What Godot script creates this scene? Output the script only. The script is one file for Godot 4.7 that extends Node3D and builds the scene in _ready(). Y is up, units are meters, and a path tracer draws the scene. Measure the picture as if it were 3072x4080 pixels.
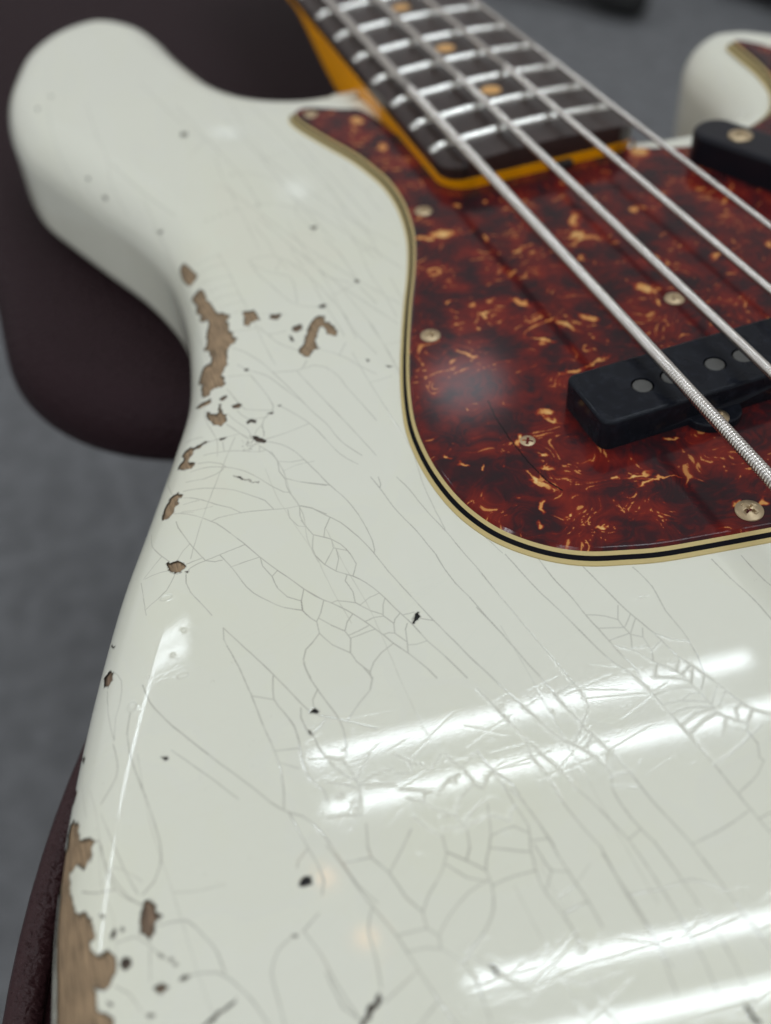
extends Node3D
# Close-up of a worn white electric bass on leather seats. u = millimetres towards the bass side, y = up from the body top,
# s = millimetres along the strings from the nut; mm() turns them into metres.

const BODY := [180.8,820, 176.2,789, 171.6,766, 163.1,740, 151.2,711, 140.6,690, 130.5,670, 122.6,653, 117.6,635, 114,614, 113,594, 115,577, 120,558, 128,537, 137,513, 143,495, 145.3,475, 144.3,455, 140,437, 134.5,422, 125,409.5, 113,402, 100,400, 89,406, 81,418, 77.5,432, 75.5,448, 72.5,465, 67.5,485, 59,500, 47,508.5, 36,510.5, 28,513, 0,545, -26,580, -38,586, -50,589, -64,589.5, -74,586, -80,576, -84,562, -87,546, -94,533, -104,527, -117,530, -127,539, -140,556, -150,580, -155,610, -150,650, -142,680, -150,720, -163,760, -170,800, -165,850, -140,900, -90,930, 0,940, 80,932, 140,905, 170,865]
const GUARD := [32.4,542.3, 39.8,536.6, 47.5,531.2, 51.5,529.9, 55,530.6, 57.6,533.5, 57.9,538.5, 56.4,545.8, 52.6,558.3, 48.8,570.0, 46.8,580, 45.6,590.1, 46.0,600.9, 47.8,611.6, 50.8,622.5, 56.2,636.0, 62.6,649.7, 69.0,664.3, 73.9,676.4, 77.3,686.2, 79.6,694.8, 80.7,703.2, 80.9,711.1, 80.2,719, 78.6,725.8, 75.8,732.3, 71.7,737.9, 66.8,742.5, 61.3,745.9, 54.9,748.3, 48.2,750.4, 38.9,752.2, 26.1,754.4, 8,757.5, -12,764, -32,777, -52,790, -76,796, -100,790, -118,772, -126,745, -126,705, -121,670, -117,630, -115,595, -113,572, -109.5,560, -105,552, -100.5,549.6, -97.9,551.2, -96.6,558.8, -94.6,572.6, -91.2,584.6, -86.6,593, -80,600.2, -70.5,605.2, -58,609, -46.3,608.8, -38,605.8, -31.2,602.6, -31,602.5, -25,600, -25,600, 0,592, 22,585, 22,585, 28,565]
const T := 44.0
const R := 15.0
const RB := 9.0
const DOME := 45.0
const DROP := 1.5
const LW := 2048      # lacquer map: 290 mm across, two densities along
const TW := 1536      # tortoise map
const TH := 2048

var rng := RandomNumberGenerator.new()
var ragged := FastNoiseLite.new()
var grain_img: Image
var dirt := PackedByteArray()     # crack and grime darkness
var height := PackedByteArray()   # relief of the lacquer
var gone := PackedByteArray()     # where the lacquer has chipped away
var wood := PackedByteArray()     # bare wood colour
var tort_blob := PackedByteArray()

func mm(u: float, y: float, s: float) -> Vector3:
	return Vector3(-u, y, s - 700.0) * 0.001

# ------------------------------------------------------------------ mesh helpers
class Buf:
	var v := PackedVector3Array()
	var n := PackedVector3Array()
	var t := PackedVector2Array()
	var i := PackedInt32Array()
	func add(p: Vector3, nn: Vector3, uv := Vector2.ZERO) -> int:
		v.append(p)
		n.append(nn.normalized())
		t.append(uv)
		return v.size() - 1
	func tri(a: int, b: int, c: int) -> void:
		var g := (v[b] - v[a]).cross(v[c] - v[a])
		if g.length_squared() < 1e-24:
			return
		if g.dot(n[a] + n[b] + n[c]) > 0.0:
			i.append_array([a, c, b])
		else:
			i.append_array([a, b, c])
	func quad(a: int, b: int, c: int, d: int) -> void:
		tri(a, b, c)
		tri(a, c, d)
	func rows(first: int, count: int, width: int, closed: bool) -> void:
		for r in count - 1:
			for k in (width if closed else width - 1):
				var a := first + r * width + k
				var b := first + r * width + (k + 1) % width
				quad(a, b, b + width, a + width)
	func flat(a: Vector3, b: Vector3, c: Vector3, nn: Vector3) -> void:
		tri(add(a, nn), add(b, nn), add(c, nn))
	func mesh() -> ArrayMesh:
		var arr := []
		arr.resize(Mesh.ARRAY_MAX)
		arr[Mesh.ARRAY_VERTEX] = v
		arr[Mesh.ARRAY_NORMAL] = n
		arr[Mesh.ARRAY_TEX_UV] = t
		arr[Mesh.ARRAY_INDEX] = i
		var m := ArrayMesh.new()
		m.add_surface_from_arrays(Mesh.PRIMITIVE_TRIANGLES, arr)
		return m

func part(called: String, m: Mesh, mat: Material, parent: Node) -> MeshInstance3D:
	var o := MeshInstance3D.new()
	o.name = called
	o.mesh = m
	o.material_override = mat
	parent.add_child(o, true)
	return o

func thing(called: String, label: String, category: String, at := Vector3.ZERO, group := "") -> Node3D:
	var o := Node3D.new()
	o.name = called
	add_child(o, true)
	o.position = at
	o.set_meta("label", label)
	o.set_meta("category", category)
	if group:
		o.set_meta("group", group)
	return o

func mat(c: Color, rough: float, metal := 0.0, spec := 0.5) -> StandardMaterial3D:
	var m := StandardMaterial3D.new()
	m.albedo_color = c.linear_to_srgb()
	m.roughness = rough
	m.metallic = metal
	m.metallic_specular = spec
	return m

func noise_tex(freq: float, kind: int, size: int, octaves := 4, normal := 0.0) -> NoiseTexture2D:
	var f := FastNoiseLite.new()
	f.noise_type = kind
	f.frequency = freq
	f.fractal_octaves = octaves
	f.seed = 7
	var t := NoiseTexture2D.new()
	t.noise = f
	t.width = size
	t.height = size
	t.seamless = true
	if normal > 0.0:
		t.as_normal_map = true
		t.bump_strength = normal
	return t

func pairs(list: Array) -> PackedVector2Array:
	var p := PackedVector2Array()
	for k in range(0, list.size(), 2):
		p.append(Vector2(list[k], list[k + 1]))
	return p

func smooth_loop(p: PackedVector2Array, n: int) -> PackedVector2Array:
	var o := PackedVector2Array()
	var c := p.size()
	for i in c:
		var a := p[(i + c - 1) % c]
		var b := p[i]
		var d := p[(i + 1) % c]
		var e := p[(i + 2) % c]
		if b.is_equal_approx(d):
			continue
		for k in n:
			var t := float(k) / n
			o.append(0.5 * (2.0 * b + (d - a) * t + (2.0 * a - 5.0 * b + 4.0 * d - e) * t * t + (3.0 * b - a - 3.0 * d + e) * t * t * t))
	return o

func outward(p: PackedVector2Array) -> PackedVector2Array:
	var area := 0.0
	var c := p.size()
	for i in c:
		area += p[i].cross(p[(i + 1) % c])
	var o := PackedVector2Array()
	for i in c:
		var t := (p[(i + 1) % c] - p[(i + c - 1) % c]).normalized()
		o.append(Vector2(t.y, -t.x) * signf(area))
	return o

# a slab with plan outline p (u, s), its edge following profile rows [inset, y, outward part, up part], capped flat at both ends
func slab(p: PackedVector2Array, profile: Array, cap_top := true, cap_bottom := true) -> ArrayMesh:
	var b := Buf.new()
	var n := outward(p)
	var c := p.size()
	for row in profile:
		for k in c:
			var q: Vector2 = p[k] - n[k] * row[0]
			b.add(mm(q.x, row[1], q.y), Vector3(-n[k].x * row[2], row[3], n[k].y * row[2]), Vector2(q.x, q.y) * 0.01)
	b.rows(0, profile.size(), c, true)
	for top in [false, true]:
		if (top and not cap_top) or (not top and not cap_bottom):
			continue
		var row = profile[profile.size() - 1] if top else profile[0]
		var ring := PackedVector2Array()
		for k in c:
			ring.append(p[k] - n[k] * row[0])
		var base := b.v.size()
		for q in ring:
			b.add(mm(q.x, row[1], q.y), Vector3(0, 1 if top else -1, 0), q * 0.01)
		var ids := Geometry2D.triangulate_polygon(ring)
		for k in range(0, ids.size(), 3):
			b.tri(base + ids[k], base + ids[k + 1], base + ids[k + 2])
	return b.mesh()

func edge_profile(y0: float, y1: float, r0: float, r1: float, steps := 5) -> Array:
	var o := []
	for k in steps + 1:
		var a := PI / 2 * k / steps
		o.append([r0 * (1.0 - sin(a)), y0 + r0 * (1.0 - cos(a)), sin(a), -cos(a)])
	for k in steps + 1:
		var a := PI / 2 * k / steps
		o.append([r1 * (1.0 - cos(a)), y1 - r1 * (1.0 - sin(a)), cos(a), sin(a)])
	return o

func rounded_rect(cx: float, cy: float, w: float, h: float, r: float, turn := 0.0, n := 7) -> PackedVector2Array:
	var o := PackedVector2Array()
	for q in 4:
		var c := Vector2((w / 2 - r) * (1 if q == 0 or q == 3 else -1), (h / 2 - r) * (1 if q < 2 else -1))
		for k in n:
			var a := PI / 2 * (q + float(k) / (n - 1))
			o.append((c + Vector2(cos(a), sin(a)) * r).rotated(turn) + Vector2(cx, cy))
	return o

# ------------------------------------------------------------------ wear of the finish, drawn in millimetres
func px(u: float, s: float) -> Vector2:
	return Vector2((190.0 - u) / 290.0 * LW, (s - 395.0) / 190.0 * 360.0 if s < 585.0 else 360.0 + (s - 585.0) / 265.0 * 1688.0)

func per_mm(s: float) -> Vector2:
	return Vector2(LW / 290.0, 360.0 / 190.0 if s < 585.0 else 1688.0 / 265.0)

func mm_at(x: float, y: float) -> Vector2:
	return Vector2(190.0 - x / LW * 290.0, 395.0 + y / 360.0 * 190.0 if y < 360.0 else 585.0 + (y - 360.0) / 1688.0 * 265.0)

func stroke(a: Vector2, b: Vector2, w: float, dark: float, lift: float) -> void:
	var pa := px(a.x, a.y)
	var pb := px(b.x, b.y)
	var k := per_mm((a.y + b.y) / 2.0)
	var m := Vector2((w + 0.45) * k.x, (w + 0.45) * k.y)
	var ab := b - a
	var l2 := maxf(ab.length_squared(), 1e-6)
	for y in range(maxi(0, int(minf(pa.y, pb.y) - m.y)), mini(LW - 1, int(maxf(pa.y, pb.y) + m.y + 1)) + 1):
		for x in range(maxi(0, int(minf(pa.x, pb.x) - m.x)), mini(LW - 1, int(maxf(pa.x, pb.x) + m.x + 1)) + 1):
			var q := mm_at(x + 0.5, y + 0.5)
			var t := clampf((q - a).dot(ab) / l2, 0.0, 1.0)
			var d := q.distance_to(a + ab * t)
			var e := 1.0 - smoothstep(w * 0.25, w * 0.5 + 0.09, d)
			var at := y * LW + x
			if e > 0.0:
				var v := int(e * dark * 255.0)
				if v > dirt[at]:
					dirt[at] = v
				height[at] = mini(height[at], int(128.0 - 110.0 * e * minf(1.0, absf(lift))))
			if lift > 0.5:
				var side := exp(-pow((d - w * 0.9) / 0.12, 2.0))
				if side > 0.05 and e < 0.05:
					height[at] = maxi(height[at], int(128.0 + 60.0 * side))

func poly_stroke(w: float, list: Array, dark: float, lift: float) -> void:
	var p := pairs(list)
	for k in p.size() - 1:
		var a := p[k]
		var b := p[k + 1]
		var before := p[maxi(k - 1, 0)]
		var after := p[mini(k + 2, p.size() - 1)]
		var n := maxi(1, int(a.distance_to(b) / 1.6))
		var last := a
		for j in n:
			var t := float(j + 1) / n
			var q := 0.5 * (2.0 * a + (b - before) * t + (2.0 * before - 5.0 * a + 4.0 * b - after) * t * t + (3.0 * a - before - 3.0 * b + after) * t * t * t)
			q += Vector2(ragged.get_noise_2d(q.x * 9.0, q.y * 9.0), ragged.get_noise_2d(q.x * 9.0 + 500.0, q.y * 9.0)) * 0.10
			stroke(last, q, w, dark * (0.8 + 0.5 * ragged.get_noise_2d(q.x * 3.0, q.y * 3.0)), lift)
			last = q

func crack(w: float, list: Array) -> void:
	poly_stroke(w * 0.55, list, 0.52, 0.14)

func groove(w: float, list: Array) -> void:
	poly_stroke(w * 0.75, list, 0.26, 0.7)

func chip(kind: int, list: Array) -> void:
	var p := pairs(list)
	var lo := p[0]
	var hi := p[0]
	for q in p:
		lo = lo.min(q)
		hi = hi.max(q)
	var a := px(hi.x + 1.0, lo.y - 1.0)
	var b := px(lo.x - 1.0, hi.y + 1.0)
	var c := p.size()
	var big := (hi - lo).length() > 3.0
	for y in range(maxi(0, int(a.y)), mini(LW - 1, int(b.y)) + 1):
		for x in range(maxi(0, int(a.x)), mini(LW - 1, int(b.x)) + 1):
			var q0 := mm_at(x + 0.5, y + 0.5)
			var amp := 0.5 if big else 0.16
			var q := q0 + Vector2(ragged.get_noise_2d(q0.x * 11.0, q0.y * 11.0), ragged.get_noise_2d(q0.x * 11.0 + 300.0, q0.y * 11.0)) * amp
			var inside := false
			var d2 := 1e9
			var j := c - 1
			for k in c:
				var s0 := p[k]
				var s1 := p[j]
				if (s0.y > q.y) != (s1.y > q.y) and q.x < (s1.x - s0.x) * (q.y - s0.y) / (s1.y - s0.y) + s0.x:
					inside = not inside
				var e := s1 - s0
				var t := clampf((q - s0).dot(e) / maxf(e.length_squared(), 1e-9), 0.0, 1.0)
				d2 = minf(d2, q.distance_squared_to(s0 + e * t))
				j = k
			var d := sqrt(d2) * (1.0 if inside else -1.0)
			var at := y * LW + x
			if d > -0.30:
				var cover := clampf(0.5 + d / 0.16, 0.0, 1.0)
				gone[at] = maxi(gone[at], int(cover * 255.0))
				if d < 0.0:
					dirt[at] = maxi(dirt[at], int(255.0 * 0.75 * (1.0 + d / 0.30)))
					height[at] = mini(height[at], int(128.0 - 70.0 * (1.0 + d / 0.30)))
				var g := grain_img.get_pixel(int(q0.x * 46.0) & 511, int(q0.y * 3.4) & 511).r
				var g2 := grain_img.get_pixel(int(q0.x * 7.0 + q0.y * 1.2) & 511, int(q0.y * 5.0) & 511).r
				var rim := 1.0 - smoothstep(0.05, 0.40 + 0.5 * g2 * g2 if big else 0.22, d)
				var tone: Color = [Color(0.30, 0.205, 0.12), Color(0.19, 0.125, 0.08), Color(0.085, 0.058, 0.042), Color(0.012, 0.010, 0.010)][kind]
				var k2 := (0.58 + 0.72 * g) * (0.80 + 0.42 * g2) * (1.0 - 0.68 * rim)
				if g < 0.27:
					k2 *= 0.75
				for ch in 3:
					wood[at * 3 + ch] = int(clampf(pow(tone[ch] * k2, 0.4545), 0.0, 1.0) * 255.0)

func dent(u: float, s: float, ru: float, rs: float) -> void:
	var a := px(u + ru * 1.7, s - rs * 1.7)
	var b := px(u - ru * 1.7, s + rs * 1.7)
	for y in range(maxi(0, int(a.y)), mini(LW - 1, int(b.y)) + 1):
		for x in range(maxi(0, int(a.x)), mini(LW - 1, int(b.x)) + 1):
			var q := mm_at(x + 0.5, y + 0.5)
			var d := Vector2((q.x - u) / ru, (q.y - s) / rs).length()
			var at := y * LW + x
			var h := 0.0
			if d < 1.0:
				h = -75.0 * (1.0 - smoothstep(0.35, 1.0, d))
			h += 45.0 * exp(-pow((d - 1.1) / 0.25, 2.0))
			height[at] = clampi(height[at] + int(h), 0, 255)
			if d < 1.0 and d > 0.7:
				dirt[at] = maxi(dirt[at], 30)

func wear() -> void:
	chip(0, [109.6, 595.5, 108.7, 598.1, 108.2, 602.0, 107.1, 605.6, 108.1, 606.9, 110.6, 606.6, 111.8, 603.3, 112.5, 599.3, 112.0, 595.5, 110.8, 594.9])
	chip(0, [108.2, 612.6, 107.5, 614.6, 107.8, 617.6, 107.4, 622.2, 106.9, 626.1, 106.6, 628.3, 105.2, 630.5, 104.0, 632.7, 105.3, 633.9, 105.4, 636.5, 106.0, 639.5, 105.1, 640.2, 105.9, 641.9, 105.0, 643.3, 106.0, 644.9, 107.3, 645.1, 108.5, 646.1, 109.1, 649.6, 109.8, 650.3, 109.7, 652.1, 111.1, 653.1, 112.1, 654.8, 112.1, 657.4, 112.3, 659.5, 113.5, 659.8, 114.9, 658.5, 116.1, 658.7, 117.0, 660.0, 118.3, 658.9, 118.9, 656.2, 118.4, 655.2, 118.4, 653.1, 117.6, 652.6, 119.1, 649.2, 117.9, 648.0, 116.2, 645.6, 115.3, 645.2, 113.7, 647.1, 112.9, 644.9, 112.8, 641.3, 114.3, 638.1, 112.9, 637.9, 112.0, 635.5, 111.4, 632.6, 109.9, 630.3, 109.8, 628.1, 111.9, 625.9, 111.7, 624.0, 111.0, 623.6, 112.4, 619.7, 111.3, 617.4, 111.6, 615.2, 112.2, 611.9, 110.1, 612.1])
	chip(0, [100.7, 632.9, 97.7, 633.8, 97.7, 636.5, 97.7, 638.4, 99.1, 638.3, 100.1, 638.5, 101.0, 640.0, 101.8, 638.2, 101.0, 636.0])
	chip(1, [94.5, 637.4, 92.0, 638.7, 93.0, 640.2, 94.6, 640.0, 94.9, 638.6])
	chip(1, [90.9, 645.1, 88.5, 645.0, 88.8, 647.1, 90.1, 647.7, 91.4, 646.8])
	chip(2, [92.6, 648.4, 92.2, 649.5, 92.4, 651.3, 92.9, 650.7])
	chip(0, [83.0, 643.7, 82.0, 644.5, 82.8, 647.1, 81.6, 647.3, 81.3, 649.0, 81.2, 651.0, 81.7, 653.6, 82.8, 652.8, 83.8, 651.7, 83.7, 648.6, 84.1, 647.7, 86.4, 651.4, 87.5, 653.0, 87.7, 655.4, 87.4, 656.8, 89.0, 656.6, 90.6, 658.8, 91.7, 658.6, 92.4, 656.2, 91.6, 654.4, 90.1, 653.0, 89.1, 650.4, 86.3, 646.0, 84.5, 644.0])
	chip(2, [81.9, 639.3, 80.3, 640.1, 80.9, 640.9, 82.0, 640.2])
	chip(0, [121.3, 659.2, 119.3, 660.6, 117.3, 661.5, 116.8, 662.6, 117.4, 663.6, 118.8, 663.0, 120.8, 661.4])
	chip(1, [114.9, 664.1, 113.2, 663.9, 113.1, 664.6, 114.3, 665.5, 114.9, 665.0])
	chip(1, [113.0, 668.7, 111.3, 668.5, 110.8, 669.3, 111.6, 670.2, 112.9, 669.6])
	chip(0, [118.9, 666.3, 118.3, 668.1, 117.2, 669.6, 116.3, 669.1, 115.7, 666.2, 115.2, 666.6, 115.7, 670.2, 114.9, 671.0, 115.2, 672.7, 116.2, 674.1, 117.4, 674.4, 118.5, 672.9, 119.0, 671.1, 119.3, 669.1])
	chip(2, [111.3, 675.8, 110.2, 675.5, 109.2, 676.5, 109.6, 677.2, 110.5, 676.4, 111.4, 676.7])
	chip(2, [111.6, 681.1, 110.2, 682.1, 108.9, 683.9, 109.4, 684.5, 110.8, 684.3, 111.2, 683.6, 111.5, 682.2])
	chip(2, [106.1, 675.1, 104.8, 675.2, 105.3, 675.8])
	chip(2, [106.7, 656.5, 105.8, 656.7, 106.0, 657.5, 106.7, 657.1])
	chip(2, [103.1, 673.4, 102.4, 673.6, 102.8, 673.9])
	chip(2, [118.5, 678.8, 117.0, 678.9, 117.6, 679.4, 118.5, 679.4])
	chip(0, [121.1, 678.3, 122.5, 678.0, 123.6, 678.6, 124.8, 678.3, 125.9, 679.6, 127.1, 680.4, 127.0, 681.3, 125.8, 683.1, 125.8, 683.9, 126.9, 684.3, 128.4, 683.3, 130.0, 680.2, 129.3, 679.1, 128.1, 678.8, 128.0, 676.4, 127.0, 675.3, 125.4, 675.9, 124.8, 677.4, 124.0, 677.3, 123.0, 677.3, 122.0, 677.6])
	chip(0, [131.5, 690.0, 130.6, 691.9, 130.9, 692.6, 131.9, 692.2, 131.7, 693.9, 132.9, 694.4, 133.7, 696.1, 134.5, 696.4, 135.5, 696.5, 136.6, 695.8, 136.4, 694.1, 135.6, 691.8, 134.4, 690.8, 133.4, 689.7, 132.3, 689.6])
	chip(0, [138.2, 710.7, 137.7, 710.8, 137.2, 711.5, 136.5, 711.2, 135.7, 711.4, 135.0, 712.5, 134.6, 713.6, 134.9, 714.3, 136.0, 714.8, 137.1, 714.7, 137.6, 713.5, 138.1, 712.2])
	chip(2, [134.9, 715.1, 134.3, 715.2, 134.6, 715.6])
	chip(2, [118.9, 692.3, 117.4, 693.4, 116.7, 694.6, 114.4, 696.6, 117.1, 694.3])
	chip(1, [155.0, 728.8, 153.9, 730.7, 154.4, 732.7, 155.7, 733.1, 157.0, 731.2, 157.0, 729.0])
	chip(3, [122.2, 756.5, 121.1, 756.0, 120.5, 756.9, 121.1, 757.2])
	chip(3, [148.4, 754.9, 147.6, 755.3, 147.5, 755.8, 148.1, 755.8])
	chip(3, [133.1, 785.3, 132.1, 784.7, 131.3, 785.0, 131.4, 786.3, 132.6, 786.2, 133.3, 785.8])
	chip(2, [123.6, 759.8, 123.3, 760.1, 123.2, 761.0, 123.5, 760.7])
	chip(3, [96.2, 742.9, 95.9, 743.2, 96.6, 744.5, 97.8, 745.5, 98.2, 745.3, 97.3, 744.0])
	chip(0, [167.6, 756.2, 165.8, 758.3, 166.1, 760.3, 165.3, 762.6, 164.0, 763.2, 162.7, 764.3, 162.5, 765.1, 163.2, 765.8, 163.3, 766.8, 164.2, 768.0, 165.3, 768.5, 165.8, 767.5, 166.7, 766.5, 168.1, 766.5, 169.1, 766.3, 168.6, 768.6, 169.1, 770.3, 168.5, 772.3, 168.3, 773.8, 167.4, 775.6, 166.3, 776.0, 165.3, 777.5, 164.9, 779.1, 165.1, 780.2, 164.9, 781.0, 165.6, 781.5, 166.2, 780.9, 166.0, 782.4, 165.3, 783.9, 164.4, 784.2, 163.5, 783.8, 162.9, 784.6, 162.7, 785.7, 162.4, 786.9, 162.9, 788.0, 163.9, 789.0, 164.9, 789.7, 166.3, 788.6, 166.6, 790.3, 166.3, 791.7, 166.1, 792.6, 165.0, 793.0, 164.4, 794.3, 164.3, 795.4, 165.2, 798.6, 176.5, 792.0, 176.3, 788.4, 175.7, 781.9, 175.5, 774.8, 174.8, 770.8, 173.8, 767.0, 179.2, 758.0, 178.4, 753.9, 170.6, 759.7, 170.6, 756.6, 169.5, 755.5])
	chip(0, [172.2, 734.7, 163.8, 744.3, 172.1, 736.2, 172.8, 738.1, 173.4, 740.4, 166.6, 750.0, 168.0, 751.5, 175.4, 745.6, 174.7, 742.6, 173.6, 739.4, 172.9, 736.5])
	chip(1, [155.6, 778.9, 155.1, 779.7, 155.2, 781.5, 154.4, 782.3, 155.4, 782.6, 156.0, 784.1, 156.9, 785.1, 157.5, 784.3, 158.2, 783.1, 157.7, 781.6, 156.9, 780.1, 156.4, 779.2])
	chip(2, [161.1, 786.3, 160.3, 786.8, 160.3, 787.7, 161.3, 788.3, 161.7, 787.7, 161.7, 786.7])
	chip(2, [161.8, 781.3, 161.5, 781.7, 161.9, 782.6, 162.4, 782.7, 162.4, 781.9])
	chip(2, [160.7, 781.6, 160.4, 781.9, 160.4, 782.3, 160.7, 782.3])
	chip(1, [157.9, 792.4, 156.6, 792.2, 155.8, 793.0, 157.1, 793.6])
	chip(2, [159.5, 795.7, 158.6, 796.2, 159.4, 796.1])
	chip(2, [164.7, 791.5, 164.0, 792.2, 164.4, 792.3])
	chip(2, [156.1, 787.7, 155.5, 788.5, 155.9, 788.3])
	chip(2, [154.7, 789.0, 154.3, 789.4, 154.7, 789.4])
	chip(2, [154.2, 790.1, 153.9, 790.5, 154.2, 790.5])
	chip(2, [163.6, 777.8, 163.0, 778.4, 163.2, 778.8])
	chip(2, [147.0, 798.5, 147.3, 798.9, 150.0, 799.7, 152.0, 800.5, 152.3, 800.3, 150.2, 799.4, 147.7, 798.6])
	chip(2, [153.6, 792.4, 152.5, 792.7, 153.4, 793.0, 154.0, 792.7])
	chip(2, [136.7, 792.8, 135.9, 793.1, 136.3, 793.2])
	chip(2, [127.2, 805.7, 127.6, 806.3, 129.5, 807.7, 131.0, 809.0, 131.5, 808.8, 129.8, 807.1, 128.1, 805.8])
	chip(2, [111.1, 807.7, 110.7, 808.2, 110.4, 809.3, 110.8, 809.4])
	chip(3, [80.2, 826.0, 80.2, 827.4, 79.7, 828.9, 80.3, 829.1, 80.6, 826.9])
	chip(2, [72.0, 601.3, 70.0, 601.7, 71.3, 603.5])
	chip(2, [69.5, 632.0, 68.5, 632.9, 69.4, 634.0])
	chip(2, [92.4, 525.7, 90.5, 527.8, 91.8, 530.0, 92.8, 528.8])
	chip(2, [113.1, 574.2, 111.0, 575.7, 112.2, 576.2])
	chip(2, [124.7, 543.0, 123.3, 545.1, 124.6, 545.2])
	chip(2, [127.0, 531.3, 125.8, 532.9, 126.8, 533.3])
	chip(2, [134.3, 481.3, 133.0, 481.9, 133.7, 484.1])
	chip(2, [128.2, 475.1, 127.4, 476.4, 128.1, 478.1])
	chip(2, [78.5, 665.7, 77.8, 666.2, 78.4, 666.9])
	chip(2, [74.9, 670.1, 73.6, 670.9, 74.6, 671.0])
	chip(2, [81.2, 639.1, 80.0, 639.5, 80.8, 640.4])
	chip(2, [154.9, 720.5, 153.1, 723.4, 154.0, 722.9])
	chip(2, [165.1, 743.2, 163.5, 744.4, 164.2, 745.5])
	crack(.2, [109.1, 684.4, 106.4, 686.7, 104.3, 690.1, 103.2, 693.6, 102.2, 697.3, 100.9, 702.3])
	crack(.24, [111.0, 685.1, 109.5, 687.9, 108.7, 691.7, 109.3, 694.9, 108.8, 697.8, 109.2, 700.2, 109.1, 702.7, 108.4, 707.0, 109.2, 709.7, 109.2, 712.5, 108.3, 716.1])
	crack(.2, [108.8, 683.6, 104.3, 683.5, 98.4, 682.6])
	crack(.2, [123.2, 682.2, 120.2, 683.1, 117.1, 684.0, 114.2, 685.6, 111.5, 687.1, 110.0, 687.0])
	crack(.2, [125.1, 684.1, 122.5, 685.4, 120.4, 687.0, 119.6, 688.7])
	crack(.2, [127.2, 685.6, 124.4, 686.5, 121.4, 687.7, 118.6, 689.4, 116.0, 692.0, 113.7, 695.7, 112.0, 699.0, 110.3, 701.6, 109.1, 702.3])
	crack(.2, [129.0, 688.2, 125.3, 690.1, 122.5, 690.0, 120.7, 689.3, 120.0, 688.5])
	crack(.22, [130.1, 690.9, 127.0, 692.5, 123.6, 694.1, 119.9, 696.5, 117.0, 699.7, 114.6, 702.6, 113.7, 705.6])
	crack(.22, [130.5, 693.2, 127.7, 695.7, 124.3, 699.3, 121.8, 701.7, 120.3, 703.9])
	crack(.22, [126.5, 703.5, 125.1, 703.2, 120.5, 703.8, 116.1, 705.0, 111.1, 706.6, 108.4, 707.0])
	crack(.24, [133.6, 696.5, 130.7, 699.2, 127.9, 702.1, 125.8, 704.8, 123.9, 708.6, 122.0, 712.9, 120.0, 717.8, 117.9, 722.4, 115.7, 726.6, 114.5, 729.1, 111.5, 733.8])
	crack(.2, [133.6, 699.6, 133.5, 702.1, 132.4, 707.7, 130.8, 712.9, 130.5, 713.9, 127.5, 713.6, 122.0, 713.0])
	crack(.2, [134.3, 713.2, 130.8, 712.9])
	crack(.2, [135.0, 715.5, 133.7, 714.5, 130.5, 713.9, 128.9, 715.0, 127.3, 715.2])
	crack(.22, [127.4, 713.7, 126.2, 717.5, 125.2, 722.1, 123.9, 726.1, 121.5, 729.6, 119.3, 732.1, 116.3, 734.1])
	crack(.22, [126.3, 717.7, 120.2, 717.5])
	crack(.22, [120.1, 717.9, 120.3, 720.0, 119.3, 723.5, 119.2, 726.8, 118.1, 729.7, 115.9, 731.8])
	crack(.22, [119.3, 723.5, 117.9, 722.5])
	crack(.22, [114.5, 729.1, 115.8, 731.6, 116.3, 734.1, 116.0, 735.5])
	crack(.22, [135.0, 715.9, 135.5, 718.0, 135.2, 720.9, 134.1, 724.1, 132.8, 728.2])
	crack(.2, [108.5, 697.9, 106.1, 700.1, 101.3, 703.5])
	crack(.2, [108.7, 691.8, 105.9, 693.3, 103.2, 693.7])
	crack(.2, [108.4, 707.0, 106.0, 709.0, 104.0, 711.6])
	crack(.2, [108.3, 716.1, 106.1, 718.0])
	crack(.2, [108.3, 716.1, 109.6, 719.5, 109.7, 721.6, 108.8, 724.6])
	crack(.16, [138.5, 708.0, 143.6, 711.1])
	crack(.16, [137.2, 715.1, 139.5, 718.2, 141.5, 719.4, 144.4, 720.5])
	crack(.16, [140.1, 696.7, 140.2, 702.2, 138.5, 708.0, 137.4, 710.5])
	crack(.16, [144.3, 711.6, 144.4, 717.0, 144.7, 722.1])
	crack(.16, [138.4, 713.0, 143.3, 711.4])
	crack(.18, [114.6, 671.2, 113.5, 674.6, 111.9, 678.2, 111.7, 681.1])
	crack(.18, [115.9, 674.8, 113.8, 679.1, 112.1, 682.0])
	crack(.18, [110.8, 680.9, 110.0, 679.6, 108.6, 678.7, 107.4, 676.7, 105.9, 675.5])
	crack(.18, [108.6, 678.7, 108.7, 681.2, 109.2, 682.5])
	crack(.18, [118.2, 680.1, 118.7, 683.2])
	crack(.18, [120.8, 678.5, 117.5, 678.9, 114.0, 679.1])
	crack(.18, [114.2, 685.5, 112.1, 684.5])
	crack(.18, [111.5, 687.0, 111.0, 685.5])
	crack(.18, [135.7, 711.2, 134.0, 709.2, 132.3, 707.9])
	crack(.18, [111.0, 707.0, 111.4, 709.5, 110.5, 712.4, 109.0, 713.4])
	crack(.1, [115.2, 679.8, 120.6, 688.7, 127.6, 700.8, 133.2, 712.1])
	crack(.1, [131.0, 695.4, 127.6, 696.2])
	crack(.1, [131.7, 697.5, 129.5, 698.7, 125.4, 699.4])
	crack(.1, [133.3, 696.9, 129.6, 699.2])
	crack(.1, [133.8, 682.7, 133.2, 686.6, 133.0, 688.7])
	crack(.1, [126.4, 671.8, 121.9, 675.3])
	crack(.22, [105.9, 700.2, 100.7, 703.6])
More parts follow.
